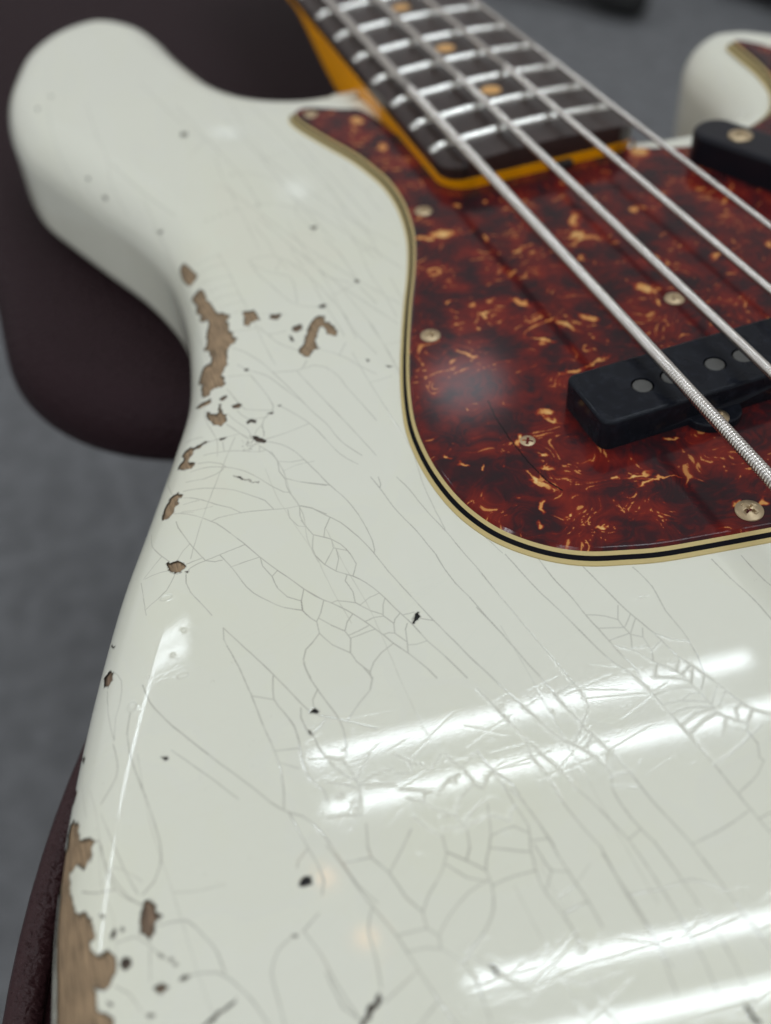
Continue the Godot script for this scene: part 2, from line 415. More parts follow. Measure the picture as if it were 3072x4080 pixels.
	crack(.22, [101.4, 700.5, 100.5, 703.7, 98.7, 709.5, 97.9, 714.7, 97.7, 718.5, 97.8, 722.5, 98.2, 724.9, 98.7, 725.8])
	crack(.24, [108.1, 707.1, 106.2, 708.7, 104.3, 711.7, 102.0, 715.2, 100.0, 720.5, 98.7, 725.8, 97.7, 731.7, 96.5, 736.9, 95.5, 741.3, 94.3, 746.2, 92.8, 751.5, 91.5, 756.5, 89.6, 762.4])
	crack(.22, [90.2, 705.5, 90.5, 707.8, 91.1, 708.9])
	crack(.22, [91.7, 704.8, 91.1, 708.9, 90.5, 714.9, 89.7, 719.1, 88.6, 723.6, 88.0, 727.9, 87.5, 731.3, 87.4, 735.3, 86.8, 739.8, 85.8, 743.8, 84.9, 749.0, 83.9, 754.1])
	crack(.2, [86.6, 707.1, 85.5, 712.0, 84.5, 719.5, 83.2, 726.0, 82.2, 733.3, 81.2, 739.2, 80.3, 746.4])
	crack(.2, [77.9, 725.4, 76.8, 729.5, 75.3, 735.9])
	crack(.24, [109.4, 711.2, 109.0, 713.2, 108.3, 716.1, 106.5, 717.6, 105.3, 718.8, 104.0, 720.9, 103.1, 724.2, 102.9, 727.0, 104.6, 729.8])
	crack(.24, [108.3, 716.1, 109.7, 719.5, 109.7, 722.0, 108.8, 724.6, 107.0, 727.5, 104.6, 729.8, 102.8, 732.5, 101.3, 735.9, 100.3, 739.2, 99.2, 742.7, 98.2, 745.8, 97.2, 750.1, 95.5, 754.8, 93.8, 760.6])
	crack(.2, [103.7, 712.9, 105.6, 715.4, 106.5, 717.6])
	crack(.2, [105.3, 718.8, 105.7, 721.2, 103.4, 723.0])
	crack(.2, [105.7, 721.2, 108.7, 724.7])
	crack(.2, [105.3, 721.8, 105.7, 724.4, 107.2, 727.2])
	crack(.26, [114.8, 728.4, 113.1, 731.6, 110.7, 734.5, 108.5, 737.5, 106.4, 741.1, 104.2, 745.6, 103.2, 748.1, 101.3, 751.7, 99.5, 756.0, 98.8, 758.5])
	crack(.22, [105.6, 729.1, 106.4, 730.3, 105.9, 733.5, 106.4, 736.3, 105.8, 737.3, 104.3, 739.4, 102.5, 741.1])
	crack(.22, [105.7, 737.2, 103.6, 736.2, 101.3, 735.9])
	crack(.22, [110.7, 734.5, 109.4, 734.5, 106.4, 736.3])
	crack(.22, [100.8, 737.5, 101.7, 738.9, 102.6, 741.4, 101.4, 743.8, 102.1, 746.1, 100.7, 748.9, 101.4, 751.1])
	crack(.22, [102.7, 741.5, 104.5, 741.1, 106.1, 741.3])
	crack(.22, [104.2, 745.6, 103.0, 745.6, 102.1, 746.1])
	crack(.22, [100.8, 749.6, 99.3, 750.1, 97.2, 750.1])
	crack(.22, [99.5, 742.1, 100.9, 743.1, 101.3, 743.8])
	crack(.22, [99.1, 744.9, 99.9, 746.0, 100.7, 748.9])
	crack(.24, [114.6, 729.3, 115.9, 731.9, 116.4, 734.1, 115.6, 736.3, 114.7, 737.8, 115.1, 740.6, 116.9, 742.1, 118.6, 743.2, 119.7, 745.1, 119.9, 747.4, 119.7, 749.7])
	crack(.24, [111.9, 733.5, 113.2, 735.9, 114.7, 737.8])
	crack(.24, [114.1, 737.1, 112.4, 739.7, 110.5, 742.0, 110.1, 744.1, 111.2, 747.1, 110.8, 749.5, 109.4, 752.5, 109.6, 753.9])
	crack(.2, [115.1, 740.6, 113.7, 744.1, 111.2, 747.1])
	crack(.2, [107.8, 738.7, 109.4, 740.1, 110.5, 742.0])
	crack(.2, [110.1, 743.2, 106.0, 742.6])
	crack(.2, [110.1, 744.0, 105.2, 743.8])
	crack(.2, [103.2, 748.2, 106.1, 749.4, 108.1, 750.9, 109.4, 752.5])
	crack(.2, [99.0, 742.7, 96.9, 742.9])
	crack(.2, [96.5, 744.7, 94.2, 746.3])
	crack(.26, [131.5, 732.1, 129.4, 737.3, 126.9, 743.3, 124.3, 750.3, 122.3, 755.7, 121.2, 757.3, 117.8, 759.8, 112.4, 764.1])
	crack(.26, [131.5, 732.1, 132.1, 734.8, 131.3, 741.0, 130.7, 749.1, 130.5, 755.6, 130.1, 761.5, 130.3, 766.3, 131.0, 770.0, 131.8, 772.6])
	crack(.3, [148.5, 738.7, 148.0, 743.1, 146.0, 748.2, 142.7, 754.4, 139.0, 760.9, 135.8, 766.2, 133.4, 770.6, 131.2, 773.4, 129.3, 774.9, 128.0, 777.0, 127.1, 779.5, 125.9, 784.9, 124.9, 789.1, 123.1, 792.9])
	crack(.3, [131.2, 773.4, 130.7, 776.8, 130.2, 780.4, 129.6, 783.7, 129.6, 786.6, 130.5, 788.5])
	crack(.3, [130.2, 780.5, 132.3, 781.9, 132.8, 782.9])
	crack(.3, [151.8, 743.4, 153.2, 747.7, 153.4, 753.6, 152.8, 759.7, 152.3, 765.2, 152.1, 770.4, 152.8, 774.0, 154.3, 776.4, 156.5, 777.8])
	crack(.3, [125.9, 746.5, 127.2, 751.4, 126.3, 754.8, 125.5, 758.1, 125.7, 761.6, 126.3, 765.2, 126.3, 768.3, 124.6, 772.1, 124.7, 773.9])
	crack(.2, [130.6, 749.2, 127.4, 751.3])
	crack(.2, [130.1, 761.5, 126.0, 762.6])
	crack(.2, [130.2, 763.8, 127.2, 766.4])
	crack(.26, [119.9, 745.9, 119.9, 749.4, 119.1, 753.7, 117.8, 759.8, 118.0, 763.4, 119.1, 767.5])
	crack(.26, [110.1, 751.2, 109.4, 753.9, 110.6, 756.1, 113.4, 758.0, 116.5, 760.6])
	crack(.22, [123.0, 760.9, 122.9, 763.1, 122.5, 765.7])
	crack(.22, [119.3, 752.4, 120.8, 754.1, 121.2, 755.8])
	crack(.22, [123.3, 755.0, 123.9, 756.9, 123.7, 759.6, 123.0, 760.9, 119.9, 758.8])
	crack(.22, [156.1, 748.1, 155.9, 752.1, 156.7, 755.3, 160.2, 758.7])
	crack(.22, [161.3, 766.2, 161.4, 770.6, 160.5, 774.8, 158.8, 777.6, 157.0, 779.2])
	crack(.14, [146.6, 754.3, 143.7, 758.9, 140.8, 763.5, 138.3, 767.9])
	crack(.14, [160.5, 760.6, 159.5, 766.3, 158.4, 772.5, 157.2, 777.4])
	crack(.14, [153.6, 731.1, 152.3, 734.8, 153.2, 739.5, 154.7, 742.5, 155.8, 747.5])
	crack(.14, [155.9, 734.0, 156.2, 740.3, 155.8, 747.5])
	crack(.28, [161.7, 765.2, 161.3, 769.3, 160.2, 773.7, 158.7, 777.3, 157.0, 779.4])
	crack(.28, [166.1, 772.2, 163.4, 774.2, 160.5, 775.2])
	crack(.28, [161.7, 783.6, 158.9, 783.8, 157.3, 785.7, 155.8, 788.3, 154.1, 790.3])
	crack(.28, [163.2, 789.8, 161.5, 791.6, 160.2, 794.9])
	crack(.28, [155.1, 783.6, 151.1, 784.4, 149.1, 787.8, 147.8, 791.2, 147.5, 794.2])
	crack(.28, [152.6, 792.6, 148.5, 793.8, 146.0, 797.3, 144.5, 800.5, 143.5, 803.9])
	crack(.28, [134.9, 792.7, 133.5, 797.1, 132.9, 801.5, 131.3, 807.8])
	crack(.28, [136.0, 792.8, 139.2, 794.0, 141.1, 796.8, 141.3, 800.1, 141.4, 804.7])
	crack(.28, [131.9, 791.1, 134.9, 792.8])
	crack(.28, [157.2, 786.6, 158.1, 791.2])
	groove(.26, [81.5, 737.6, 80.2, 746.9, 79.3, 753.3, 78.4, 759.5, 77.7, 763.6, 76.9, 768.9, 76.6, 771.5, 76.9, 774.2, 79.5, 777.0, 82.1, 779.3])
	crack(.26, [74.9, 736.4, 73.2, 747.0, 71.3, 754.9, 69.5, 763.7, 68.4, 767.6])
	groove(.28, [68.4, 767.6, 67.1, 770.2, 65.8, 774.1, 65.1, 778.8, 64.4, 783.3, 63.9, 788.0, 63.4, 792.5])
	crack(.28, [63.4, 792.5, 62.9, 798.3, 62.4, 803.2, 62.1, 805.9])
	crack(.24, [69.5, 738.7, 69.2, 744.9, 68.1, 751.6, 67.7, 756.4, 66.9, 761.7, 66.2, 766.8, 65.4, 770.5, 65.7, 773.9])
	crack(.26, [62.5, 745.3, 61.6, 750.6, 60.2, 758.3, 58.3, 765.2, 57.2, 771.1])
	groove(.28, [57.2, 771.1, 55.0, 776.2, 53.3, 781.3, 51.7, 785.2, 49.3, 787.7])
	crack(.24, [53.8, 749.3, 52.9, 754.8, 53.7, 761.1, 53.4, 766.2, 54.0, 772.4, 55.0, 776.2])
	crack(.24, [38.9, 753.5, 38.3, 759.2, 37.4, 764.8, 37.2, 770.4])
	crack(.24, [33.2, 755.0, 33.0, 760.1, 32.5, 763.6])
	crack(.26, [85.6, 746.5, 83.8, 754.5, 82.4, 762.5, 81.5, 767.0, 81.0, 770.8])
	groove(.28, [81.0, 770.8, 79.6, 777.3, 78.2, 782.0, 77.6, 784.5, 76.7, 788.8])
	crack(.26, [76.7, 788.8, 76.2, 793.5, 75.2, 798.3, 74.3, 802.9])
	crack(.26, [90.9, 758.4, 89.5, 762.8, 87.4, 769.3])
	groove(.28, [87.4, 769.3, 86.3, 772.6, 84.7, 777.4, 82.5, 780.2, 80.8, 783.1, 79.7, 787.2])
	crack(.26, [79.7, 787.2, 80.9, 789.8, 80.9, 793.3, 80.3, 797.2, 79.4, 800.4])
	groove(.26, [93.1, 763.3, 91.6, 768.8, 89.8, 775.7, 87.5, 782.2, 86.3, 787.3])
	groove(.26, [89.8, 775.7, 90.3, 779.2, 89.6, 783.1, 89.4, 788.4])
	crack(.26, [86.3, 787.3, 85.2, 790.1, 84.0, 794.3, 82.9, 798.4])
	crack(.26, [89.4, 788.4, 88.5, 793.8, 87.5, 797.7])
	crack(.26, [98.3, 774.8, 97.5, 778.7, 95.5, 782.7, 95.1, 787.1, 94.5, 791.0, 94.1, 795.0])
	crack(.18, [67.6, 756.2, 64.7, 757.7, 62.8, 759.5, 62.8, 760.8, 62.4, 763.4, 60.7, 764.8, 60.7, 767.9, 61.6, 770.0])
	crack(.18, [67.0, 759.9, 62.8, 761.5])
	crack(.18, [66.7, 763.1, 62.6, 763.1])
	crack(.18, [61.1, 756.5, 62.8, 759.5])
	crack(.18, [59.9, 759.1, 62.4, 761.4])
	crack(.18, [59.6, 760.4, 62.3, 763.2])
	crack(.18, [59.7, 763.0, 60.7, 764.8])
	crack(.18, [63.8, 766.3, 62.4, 763.4])
	groove(.2, [63.8, 766.3, 61.1, 766.8, 60.8, 768.0, 58.3, 766.9])
	groove(.2, [58.2, 765.0, 56.2, 767.2, 53.6, 768.9])
	groove(.2, [66.1, 764.7, 63.5, 767.1, 61.4, 770.9, 59.1, 773.6, 58.2, 777.3, 57.5, 781.2, 57.3, 783.0])
	groove(.26, [63.1, 773.1, 61.4, 770.9])
	groove(.26, [63.5, 773.2, 59.2, 775.4, 58.0, 776.9])
	groove(.26, [59.1, 773.6, 57.0, 771.3])
	groove(.26, [58.6, 774.6, 56.2, 773.6])
	groove(.26, [58.1, 776.9, 56.3, 774.4])
	groove(.26, [57.4, 778.8, 55.2, 776.5])
	groove(.26, [65.5, 776.6, 62.0, 776.6, 58.5, 777.7])
	groove(.26, [65.1, 778.8, 61.9, 779.3, 57.8, 781.2])
	groove(.26, [61.2, 779.2, 59.4, 778.7, 58.0, 779.2])
	groove(.26, [64.9, 781.0, 61.3, 781.1, 57.3, 782.6])
	groove(.26, [64.2, 783.6, 60.8, 782.5, 57.3, 783.0])
	groove(.26, [63.8, 785.6, 60.4, 784.2, 57.4, 783.7])
	groove(.26, [57.4, 783.7, 56.3, 785.3, 53.9, 787.5, 51.6, 785.6])
	groove(.26, [56.4, 782.8, 53.8, 780.7])
	groove(.26, [57.3, 782.0, 54.5, 779.2])
	groove(.26, [59.2, 788.1, 56.7, 785.4])
	groove(.26, [53.9, 787.5, 54.7, 788.7, 57.9, 786.6])
	groove(.26, [54.1, 784.3, 55.0, 786.5])
	groove(.26, [53.9, 784.2, 52.4, 783.7, 53.2, 782.2])
	groove(.2, [63.3, 792.2, 59.8, 791.5, 51.8, 788.9])
	crack(.22, [54.8, 788.8, 54.6, 791.5, 55.9, 793.9, 55.6, 794.7, 58.1, 796.5, 62.8, 798.2])
	crack(.22, [74.3, 802.9, 68.3, 802.4, 63.1, 801.4])
	crack(.22, [62.4, 803.2, 60.0, 802.9])
	crack(.22, [82.9, 798.4, 80.4, 797.6])
	groove(.24, [81.2, 769.9, 76.7, 768.8])
	groove(.24, [82.7, 779.8, 79.7, 777.4])
	groove(.24, [80.9, 781.2, 78.8, 779.2])
	groove(.24, [80.2, 788.0, 78.1, 787.8, 76.6, 788.3])
	groove(.24, [80.6, 789.3, 77.2, 791.0])
	groove(.24, [80.0, 786.4, 78.8, 784.0, 77.2, 783.2])
	crack(.34, [127.3, 781.2, 126.1, 785.0, 124.3, 792.1, 122.4, 797.8, 121.1, 803.8, 119.9, 809.6, 118.7, 813.9])
	crack(.34, [120.2, 780.1, 121.3, 784.0, 121.4, 785.7, 119.7, 789.2, 118.7, 793.8, 117.2, 796.8, 117.5, 799.4, 116.3, 801.1, 116.8, 802.9])
	groove(.3, [116.8, 802.9, 114.5, 806.2, 113.8, 808.8])
	crack(.34, [113.8, 808.8, 114.0, 812.0, 114.2, 814.8])
	crack(.3, [113.8, 783.7, 116.2, 786.1, 119.7, 789.2])
	crack(.3, [109.6, 786.6, 110.2, 789.7, 111.9, 792.0, 115.2, 794.6, 117.2, 796.8])
	crack(.3, [100.7, 784.4, 102.7, 789.8, 105.6, 794.3, 105.8, 797.1, 107.1, 800.5, 109.6, 803.0, 112.5, 804.7, 114.5, 806.2])
	crack(.3, [125.9, 784.9, 121.5, 785.7])
	crack(.3, [122.2, 798.7, 117.5, 799.4])
	crack(.3, [121.5, 801.5, 118.8, 802.0, 116.8, 803.0])
	crack(.3, [110.0, 789.5, 107.9, 791.8, 105.7, 794.4])
	crack(.3, [111.0, 791.2, 108.8, 794.4, 106.1, 796.2])
	crack(.3, [105.6, 787.3, 106.4, 790.1, 107.8, 791.9])
	crack(.3, [106.1, 796.2, 109.5, 796.7, 113.7, 798.9, 116.3, 801.1])
	crack(.3, [105.8, 797.1, 102.1, 797.0, 98.4, 797.5])
	crack(.3, [103.5, 791.4, 98.0, 794.4])
	crack(.3, [102.4, 789.6, 98.5, 789.5, 96.7, 791.6])
	crack(.3, [96.9, 781.7, 96.8, 786.0, 96.3, 790.3, 97.6, 793.7, 98.7, 798.5, 98.6, 801.7, 97.9, 805.3, 97.4, 810.0])
	crack(.32, [96.2, 783.3, 94.9, 788.0, 94.4, 793.5, 94.0, 799.9, 93.4, 805.2, 93.4, 809.0])
	crack(.32, [96.9, 792.8, 94.4, 793.5])
	crack(.32, [96.9, 793.4, 96.3, 798.4, 93.9, 799.6])
	crack(.32, [96.3, 798.4, 98.3, 800.7])
	crack(.32, [97.9, 805.0, 93.5, 804.8])
	crack(.3, [133.6, 799.8, 132.9, 805.4, 131.1, 808.0])
	crack(.3, [124.0, 793.3, 125.7, 796.2, 126.2, 801.0, 126.9, 804.8])
	crack(.3, [127.2, 806.9, 121.0, 804.6])
	crack(.3, [124.0, 811.8, 119.9, 809.6])
	groove(.24, [123.8, 770.6, 121.3, 771.9, 119.5, 773.5])
	groove(.24, [118.8, 773.1, 113.4, 775.2])
	groove(.24, [119.1, 772.2, 118.9, 773.3, 119.6, 776.2])
	groove(.24, [118.8, 773.0, 116.4, 772.3, 112.7, 772.5])
	groove(.24, [112.7, 773.5, 110.0, 774.4])
	groove(.24, [109.8, 772.7, 108.0, 773.4, 107.1, 775.3, 104.1, 772.9])
	groove(.24, [103.4, 773.3, 102.1, 776.5, 99.0, 775.1])
	groove(.24, [122.0, 767.2, 120.7, 770.2, 119.1, 772.2])
	groove(.24, [122.3, 766.1, 119.9, 767.8, 119.2, 770.1, 119.1, 772.2])
	groove(.24, [111.6, 769.8, 109.6, 772.2, 109.9, 774.5])
	groove(.24, [119.1, 772.2, 115.3, 768.3])
	groove(.26, [101.8, 776.7, 101.0, 780.3, 100.3, 781.6, 97.5, 779.1, 97.2, 781.6])
	groove(.26, [106.3, 784.3, 104.3, 781.6, 101.5, 780.3, 100.4, 781.6])
	groove(.26, [112.4, 778.6, 110.3, 779.9, 108.9, 782.2, 106.5, 784.0, 105.8, 786.4, 109.2, 785.7])
	groove(.26, [108.7, 783.6, 106.5, 784.0])
	groove(.26, [105.8, 786.4, 104.0, 784.9, 100.7, 783.7])
	groove(.26, [106.0, 786.8, 101.4, 786.3, 98.9, 788.4])
	groove(.26, [112.7, 781.9, 111.5, 784.3, 109.9, 786.7])
	groove(.26, [112.9, 776.4, 109.1, 778.3])
	groove(.26, [110.1, 780.0, 109.2, 778.6, 108.1, 778.9])
	groove(.26, [107.7, 779.9, 104.7, 777.8, 102.8, 777.6])
	groove(.26, [125.9, 776.8, 123.2, 777.3, 120.3, 778.4])
	groove(.26, [98.7, 788.5, 97.8, 787.1, 96.9, 786.7])
	groove(.24, [113.1, 805.5, 111.6, 807.4, 110.4, 809.2, 109.0, 811.3, 107.2, 814.0])
	crack(.2, [107.1, 646.3, 104.6, 650.1, 102.4, 654.9, 100.7, 660.8, 99.9, 663.8, 98.4, 670.1, 97.6, 673.8, 96.2, 679.8, 94.8, 684.6, 93.8, 691.1, 91.1, 697.7])
	crack(.2, [107.7, 653.9, 105.8, 657.3, 102.5, 661.3, 100.6, 666.2, 98.2, 672.7, 97.6, 673.8])
	crack(.2, [106.0, 659.0, 105.0, 664.1, 104.3, 669.5, 104.2, 673.3, 105.1, 675.3, 107.2, 676.2, 108.5, 679.2, 109.0, 682.1])
	crack(.2, [102.6, 674.0, 100.5, 677.8, 98.2, 683.0, 96.7, 689.3, 95.3, 695.3, 92.8, 700.0])
	crack(.2, [95.2, 663.1, 93.7, 671.2, 91.9, 679.6, 90.2, 688.2, 88.2, 699.0])
	crack(.2, [93.4, 662.8, 90.9, 662.5, 88.7, 664.2, 86.8, 668.8, 86.3, 674.1, 85.1, 681.1, 84.1, 687.9])
	crack(.2, [100.7, 660.8, 97.6, 662.0, 94.1, 662.8, 91.8, 660.0])
	crack(.2, [92.7, 610.1, 92.0, 618.6, 90.8, 623.5, 89.5, 629.1, 87.4, 635.7, 83.4, 639.3, 79.2, 640.2])
	crack(.2, [92.7, 610.1, 87.7, 610.4, 84.3, 613.3, 82.0, 618.5, 79.8, 626.1, 78.4, 634.5, 77.2, 645.1, 77.2, 653.5, 75.4, 664.7])
	crack(.18, [92.4, 611.7, 89.8, 617.5, 87.2, 620.3, 84.9, 622.9, 84.8, 627.3, 86.7, 636.0])
	crack(.18, [84.1, 613.8, 87.5, 618.7])
	crack(.18, [77.2, 636.5, 70.4, 634.2])
	crack(.18, [79.6, 610.7, 77.7, 616.9, 75.8, 626.6, 73.0, 630.8, 69.8, 633.7])
	crack(.18, [69.3, 635.4, 68.0, 644.8])
	crack(.18, [87.2, 657.5, 85.1, 659.6, 82.3, 663.9, 80.8, 667.5, 78.2, 672.1])
	crack(.18, [83.9, 661.4, 80.8, 657.4])
	crack(.18, [97.3, 645.7, 96.1, 650.1, 92.2, 655.7])
	crack(.18, [98.5, 641.3, 97.3, 645.7, 92.8, 646.1])
	crack(.18, [70.3, 609.0, 68.9, 618.9, 68.9, 632.1])
	crack(.18, [63.4, 612.3, 60.7, 625.1])
	crack(.12, [106.6, 601.4, 98.8, 603.7])
	crack(.12, [106.9, 605.6, 98.7, 609.1])
	crack(.12, [106.9, 611.1, 98.9, 615.6])
	crack(.12, [106.7, 617.0, 99.2, 619.8])
	crack(.12, [106.6, 621.8, 99.7, 624.5])
	crack(.12, [105.9, 627.3, 98.6, 628.5])
	crack(.12, [104.0, 632.1, 99.6, 632.1])
	crack(.12, [105.4, 640.0, 99.3, 641.5])
	crack(.12, [111.0, 657.1, 106.4, 659.3])
	crack(.18, [112.5, 661.6, 111.4, 667.6, 110.4, 671.4, 104.7, 674.5])
	crack(.18, [112.3, 671.0, 110.8, 675.0, 107.5, 676.1])
	crack(.18, [115.8, 674.3, 114.0, 678.6, 112.7, 681.9])
	crack(.18, [83.8, 589.8, 75.9, 625.5, 66.2, 655.5])
	crack(.18, [88.8, 566.3, 73.7, 619.0, 62.2, 648.5])
	crack(.18, [72.6, 580.7, 62.9, 611.1, 56.0, 632.5])
	crack(.18, [72.8, 551.5, 62.7, 594.4, 52.9, 621.3])
	crack(.18, [99.1, 584.4, 81.6, 582.2, 68.4, 594.5])
	crack(.3, [79.4, 800.4, 78.6, 809.8, 78.4, 818.8, 79.2, 826.7])
	crack(.3, [82.9, 798.4, 82.3, 807.4, 82.2, 817.6, 83.2, 824.8])
	crack(.3, [74.3, 802.9, 73.5, 811.4, 72.7, 821.1])
	crack(.3, [87.5, 797.7, 87.6, 806.1, 87.3, 814.4, 88.4, 821.6])
	crack(.3, [87.8, 798.9, 87.1, 809.7, 87.0, 818.0])
	crack(.3, [82.3, 807.4, 77.3, 807.8, 73.5, 811.4])
	crack(.3, [87.6, 806.1, 82.3, 807.4])
	crack(.2, [89.3, 505.2, 85.5, 536.0, 82.0, 563.4, 81.8, 585.0])
	crack(.2, [96.7, 481.1, 91.5, 514.8, 86.2, 535.6])
	crack(.2, [76.6, 524.4, 73.0, 557.2, 70.7, 588.9, 68.3, 611.4])
	crack(.2, [65.8, 516.7, 61.8, 555.5, 59.8, 591.1, 57.5, 616.6])
	crack(.2, [117.9, 532.3, 112.1, 554.5, 105.6, 575.1])
	crack(.2, [59.8, 549.0, 57.0, 575.9, 55.1, 605.9])
	crack(.16, [86.2, 561.2, 78.8, 563.2, 73.1, 571.3])
	crack(.16, [73.0, 557.2, 64.0, 554.4])
	crack(.16, [93.1, 543.4, 86.2, 535.6, 79.4, 535.2])
	dent(138.7, 729.6, 0.52, 0.56)
	dent(141.9, 734.4, 0.48, 0.47)
	dent(141.2, 739.8, 1.24, 0.67)
	dent(136.4, 743.3, 0.37, 0.33)
	dent(132.2, 740.7, 0.22, 0.26)
	dent(151.1, 742.2, 0.80, 0.94)
	dent(123.7, 759.4, 0.29, 0.30)
	dent(119.1, 765.8, 0.34, 0.23)
	dent(120.5, 776.4, 0.71, 0.95)
	dent(122.4, 773.5, 0.60, 0.42)
	dent(90.9, 768.5, 0.67, 0.44)
	dent(91.4, 767.1, 0.25, 0.22)
	dent(85.3, 768.6, 0.28, 0.30)
	dent(83.1, 772.9, 0.36, 0.40)
	dent(70.8, 776.5, 0.60, 0.36)
	dent(100.2, 790.3, 0.33, 0.30)
	dent(55.9, 756.5, 1.18, 0.22)
	dent(34.3, 761.3, 0.39, 0.18)
	dent(95.2, 773.6, 0.36, 0.28)
	dent(104.4, 808.6, 0.91, 0.36)
	dent(97.6, 810.7, 0.72, 0.39)
	dent(116.9, 812.0, 0.79, 0.54)
	dent(110.7, 816.4, 0.65, 0.44)
	dent(108.3, 814.2, 0.61, 0.34)
	dent(106.8, 787.3, 0.53, 0.23)
	dent(100.2, 790.3, 0.39, 0.23)
	dent(114.2, 788.1, 0.39, 0.19)
	dent(104.1, 778.4, 0.49, 0.49)
	dent(122.3, 773.8, 0.60, 0.42)
	dent(151.3, 742.4, 1.05, 1.23)
	dent(140.0, 720.0, 1.37, 0.82)
	dent(147.2, 737.3, 0.51, 0.41)
	# faint checking that follows the grain of the wood under the finish
	for k in 34:
		var u := rng.randf_range(52.0, 138.0)
		var s := rng.randf_range(470.0, 690.0) if k < 26 else rng.randf_range(690.0, 800.0)
		if k >= 26:
			u = rng.randf_range(66.0, 168.0)
		var l := rng.randf_range(18.0, 75.0)
		var line := []
		var slope := rng.randf_range(-0.05, 0.04)
		for j in 6:
			line.append_array([u + slope * l * j / 5.0 + rng.randfn(0.0, 0.5), s + l * j / 5.0])
		poly_stroke(0.16 if k < 26 else 0.13, line, 0.30 if k < 26 else 0.20, 0.25)
		if k % 2 == 0:
			var at := 2 * rng.randi_range(1, 3)
			poly_stroke(0.15, [line[at], line[at + 1], line[at] - rng.randf_range(2, 4), line[at + 1] + rng.randf_range(-2, 2), line[at] - rng.randf_range(5, 9), line[at + 1] + rng.randf_range(-4, 4)], 0.25, 0.25)
	# brown specks in the dull rub mark and rust freckles towards the lower edge
	for k in 60:
		var c := Vector2(113.5, 683.5) if k < 30 else Vector2(rng.randf_range(120, 168), rng.randf_range(752, 795))
		var q := c + (Vector2(rng.randfn(0, 1.1), rng.randfn(0, 1.3)) if k < 30 else Vector2.ZERO)
		stroke(q, q + Vector2(rng.randf_range(-0.3, 0.3), rng.randf_range(0.0, 0.3)), rng.randf_range(0.05, 0.22), rng.randf_range(0.3, 0.9) if k < 30 else rng.randf_range(0.06, 0.2), 0.2)
	# hair scratches left by polishing, too fine to see except where a lamp shines in the finish
	for k in 260:
		var q := Vector2(rng.randf_range(60, 160), rng.randf_range(735, 835))
		var dir := Vector2(1, 0.12).rotated(rng.randfn(0.0, 0.35)) * rng.randf_range(3, 12)
		stroke(q, q + dir, 0.03, 0.03, 0.10)

func lacquer_maps() -> Array:
	dirt.resize(LW * LW)
	gone.resize(LW * LW)
	height.resize(LW * LW)
	height.fill(128)
	wood.resize(LW * LW * 3)
	wood.fill(60)
	var g := FastNoiseLite.new()
	g.seed = 3
	g.frequency = 0.03
	g.fractal_octaves = 4
	grain_img = g.get_seamless_image(512, 512)
	ragged.seed = 11
	ragged.frequency = 0.045
	ragged.fractal_octaves = 3
	wear()
	var stain := FastNoiseLite.new()
	stain.seed = 5
	stain.frequency = 0.006
	stain.fractal_octaves = 4
	var st := stain.get_image(512, 512).get_data()
	var fine := FastNoiseLite.new()
	fine.seed = 9
	fine.frequency = 0.35
	fine.fractal_octaves = 2
	var fi := fine.get_image(512, 512).get_data()
	var data := PackedByteArray()
	data.resize(LW * LW * 4)
	var tone := PackedByteArray()   # clean paint (0) to grime (255), by stain
	var base := Color(0.705, 0.70, 0.605)
	var yellow := Color(0.70, 0.665, 0.50)
	var grime := Color(0.12, 0.10, 0.075)
	var table := PackedByteArray()
	table.resize(16 * 256 * 3)
	for a in 16:
		for b in 256:
			var c := base.lerp(yellow, a / 15.0 * 0.28).lerp(grime, b / 255.0)
			for ch in 3:
				table[(a * 256 + b) * 3 + ch] = int(pow(c[ch], 0.4545) * 255.0 + 0.5)
	for y in LW:
		var yy := (y >> 2) * 512
		for x in LW:
			var at := y * LW + x
			var a := clampi((st[yy + (x >> 2)] - 95) >> 3, 0, 15)
			var e := (a * 256 + dirt[at]) * 3
			var o := at * 4
			data[o] = table[e]
			data[o + 1] = table[e + 1]
			data[o + 2] = table[e + 2]
			data[o + 3] = 255 - gone[at]
			var f := fi[(y & 511) * 512 + (x & 511)]
			height[at] = clampi(height[at] + ((f - 128) >> 6), 0, 255)
	var lac := ImageTexture.create_from_image(Image.create_from_data(LW, LW, false, Image.FORMAT_RGBA8, data))
	var hei := ImageTexture.create_from_image(Image.create_from_data(LW, LW, false, Image.FORMAT_L8, height))
	var woo := ImageTexture.create_from_image(Image.create_from_data(LW, LW, false, Image.FORMAT_RGB8, wood))
	return [lac, hei, woo]

# ------------------------------------------------------------------ the body
func body_height(d: float) -> float:
	var g := -DROP * pow(maxf(0.0, 1.0 - d / DOME), 3.0)
	return g if d >= R else g - R + sqrt(maxf(0.0, R * R - (R - d) * (R - d)))

# the top falls away a little towards the lower bass corner, where the forearm rests
func rise(u: float, s: float) -> float:
	return -1.35 * pow(clampf((s - 705.0) / 110.0, 0.0, 1.4), 2.0) * smoothstep(40.0, 160.0, u)

func rise_slope(u: float, s: float) -> Vector2:
	return Vector2(rise(u + 0.5, s) - rise(u - 0.5, s), rise(u, s + 0.5) - rise(u, s - 0.5))

func body_uv(u: float, s: float) -> Vector2:
	return px(u, s) / LW

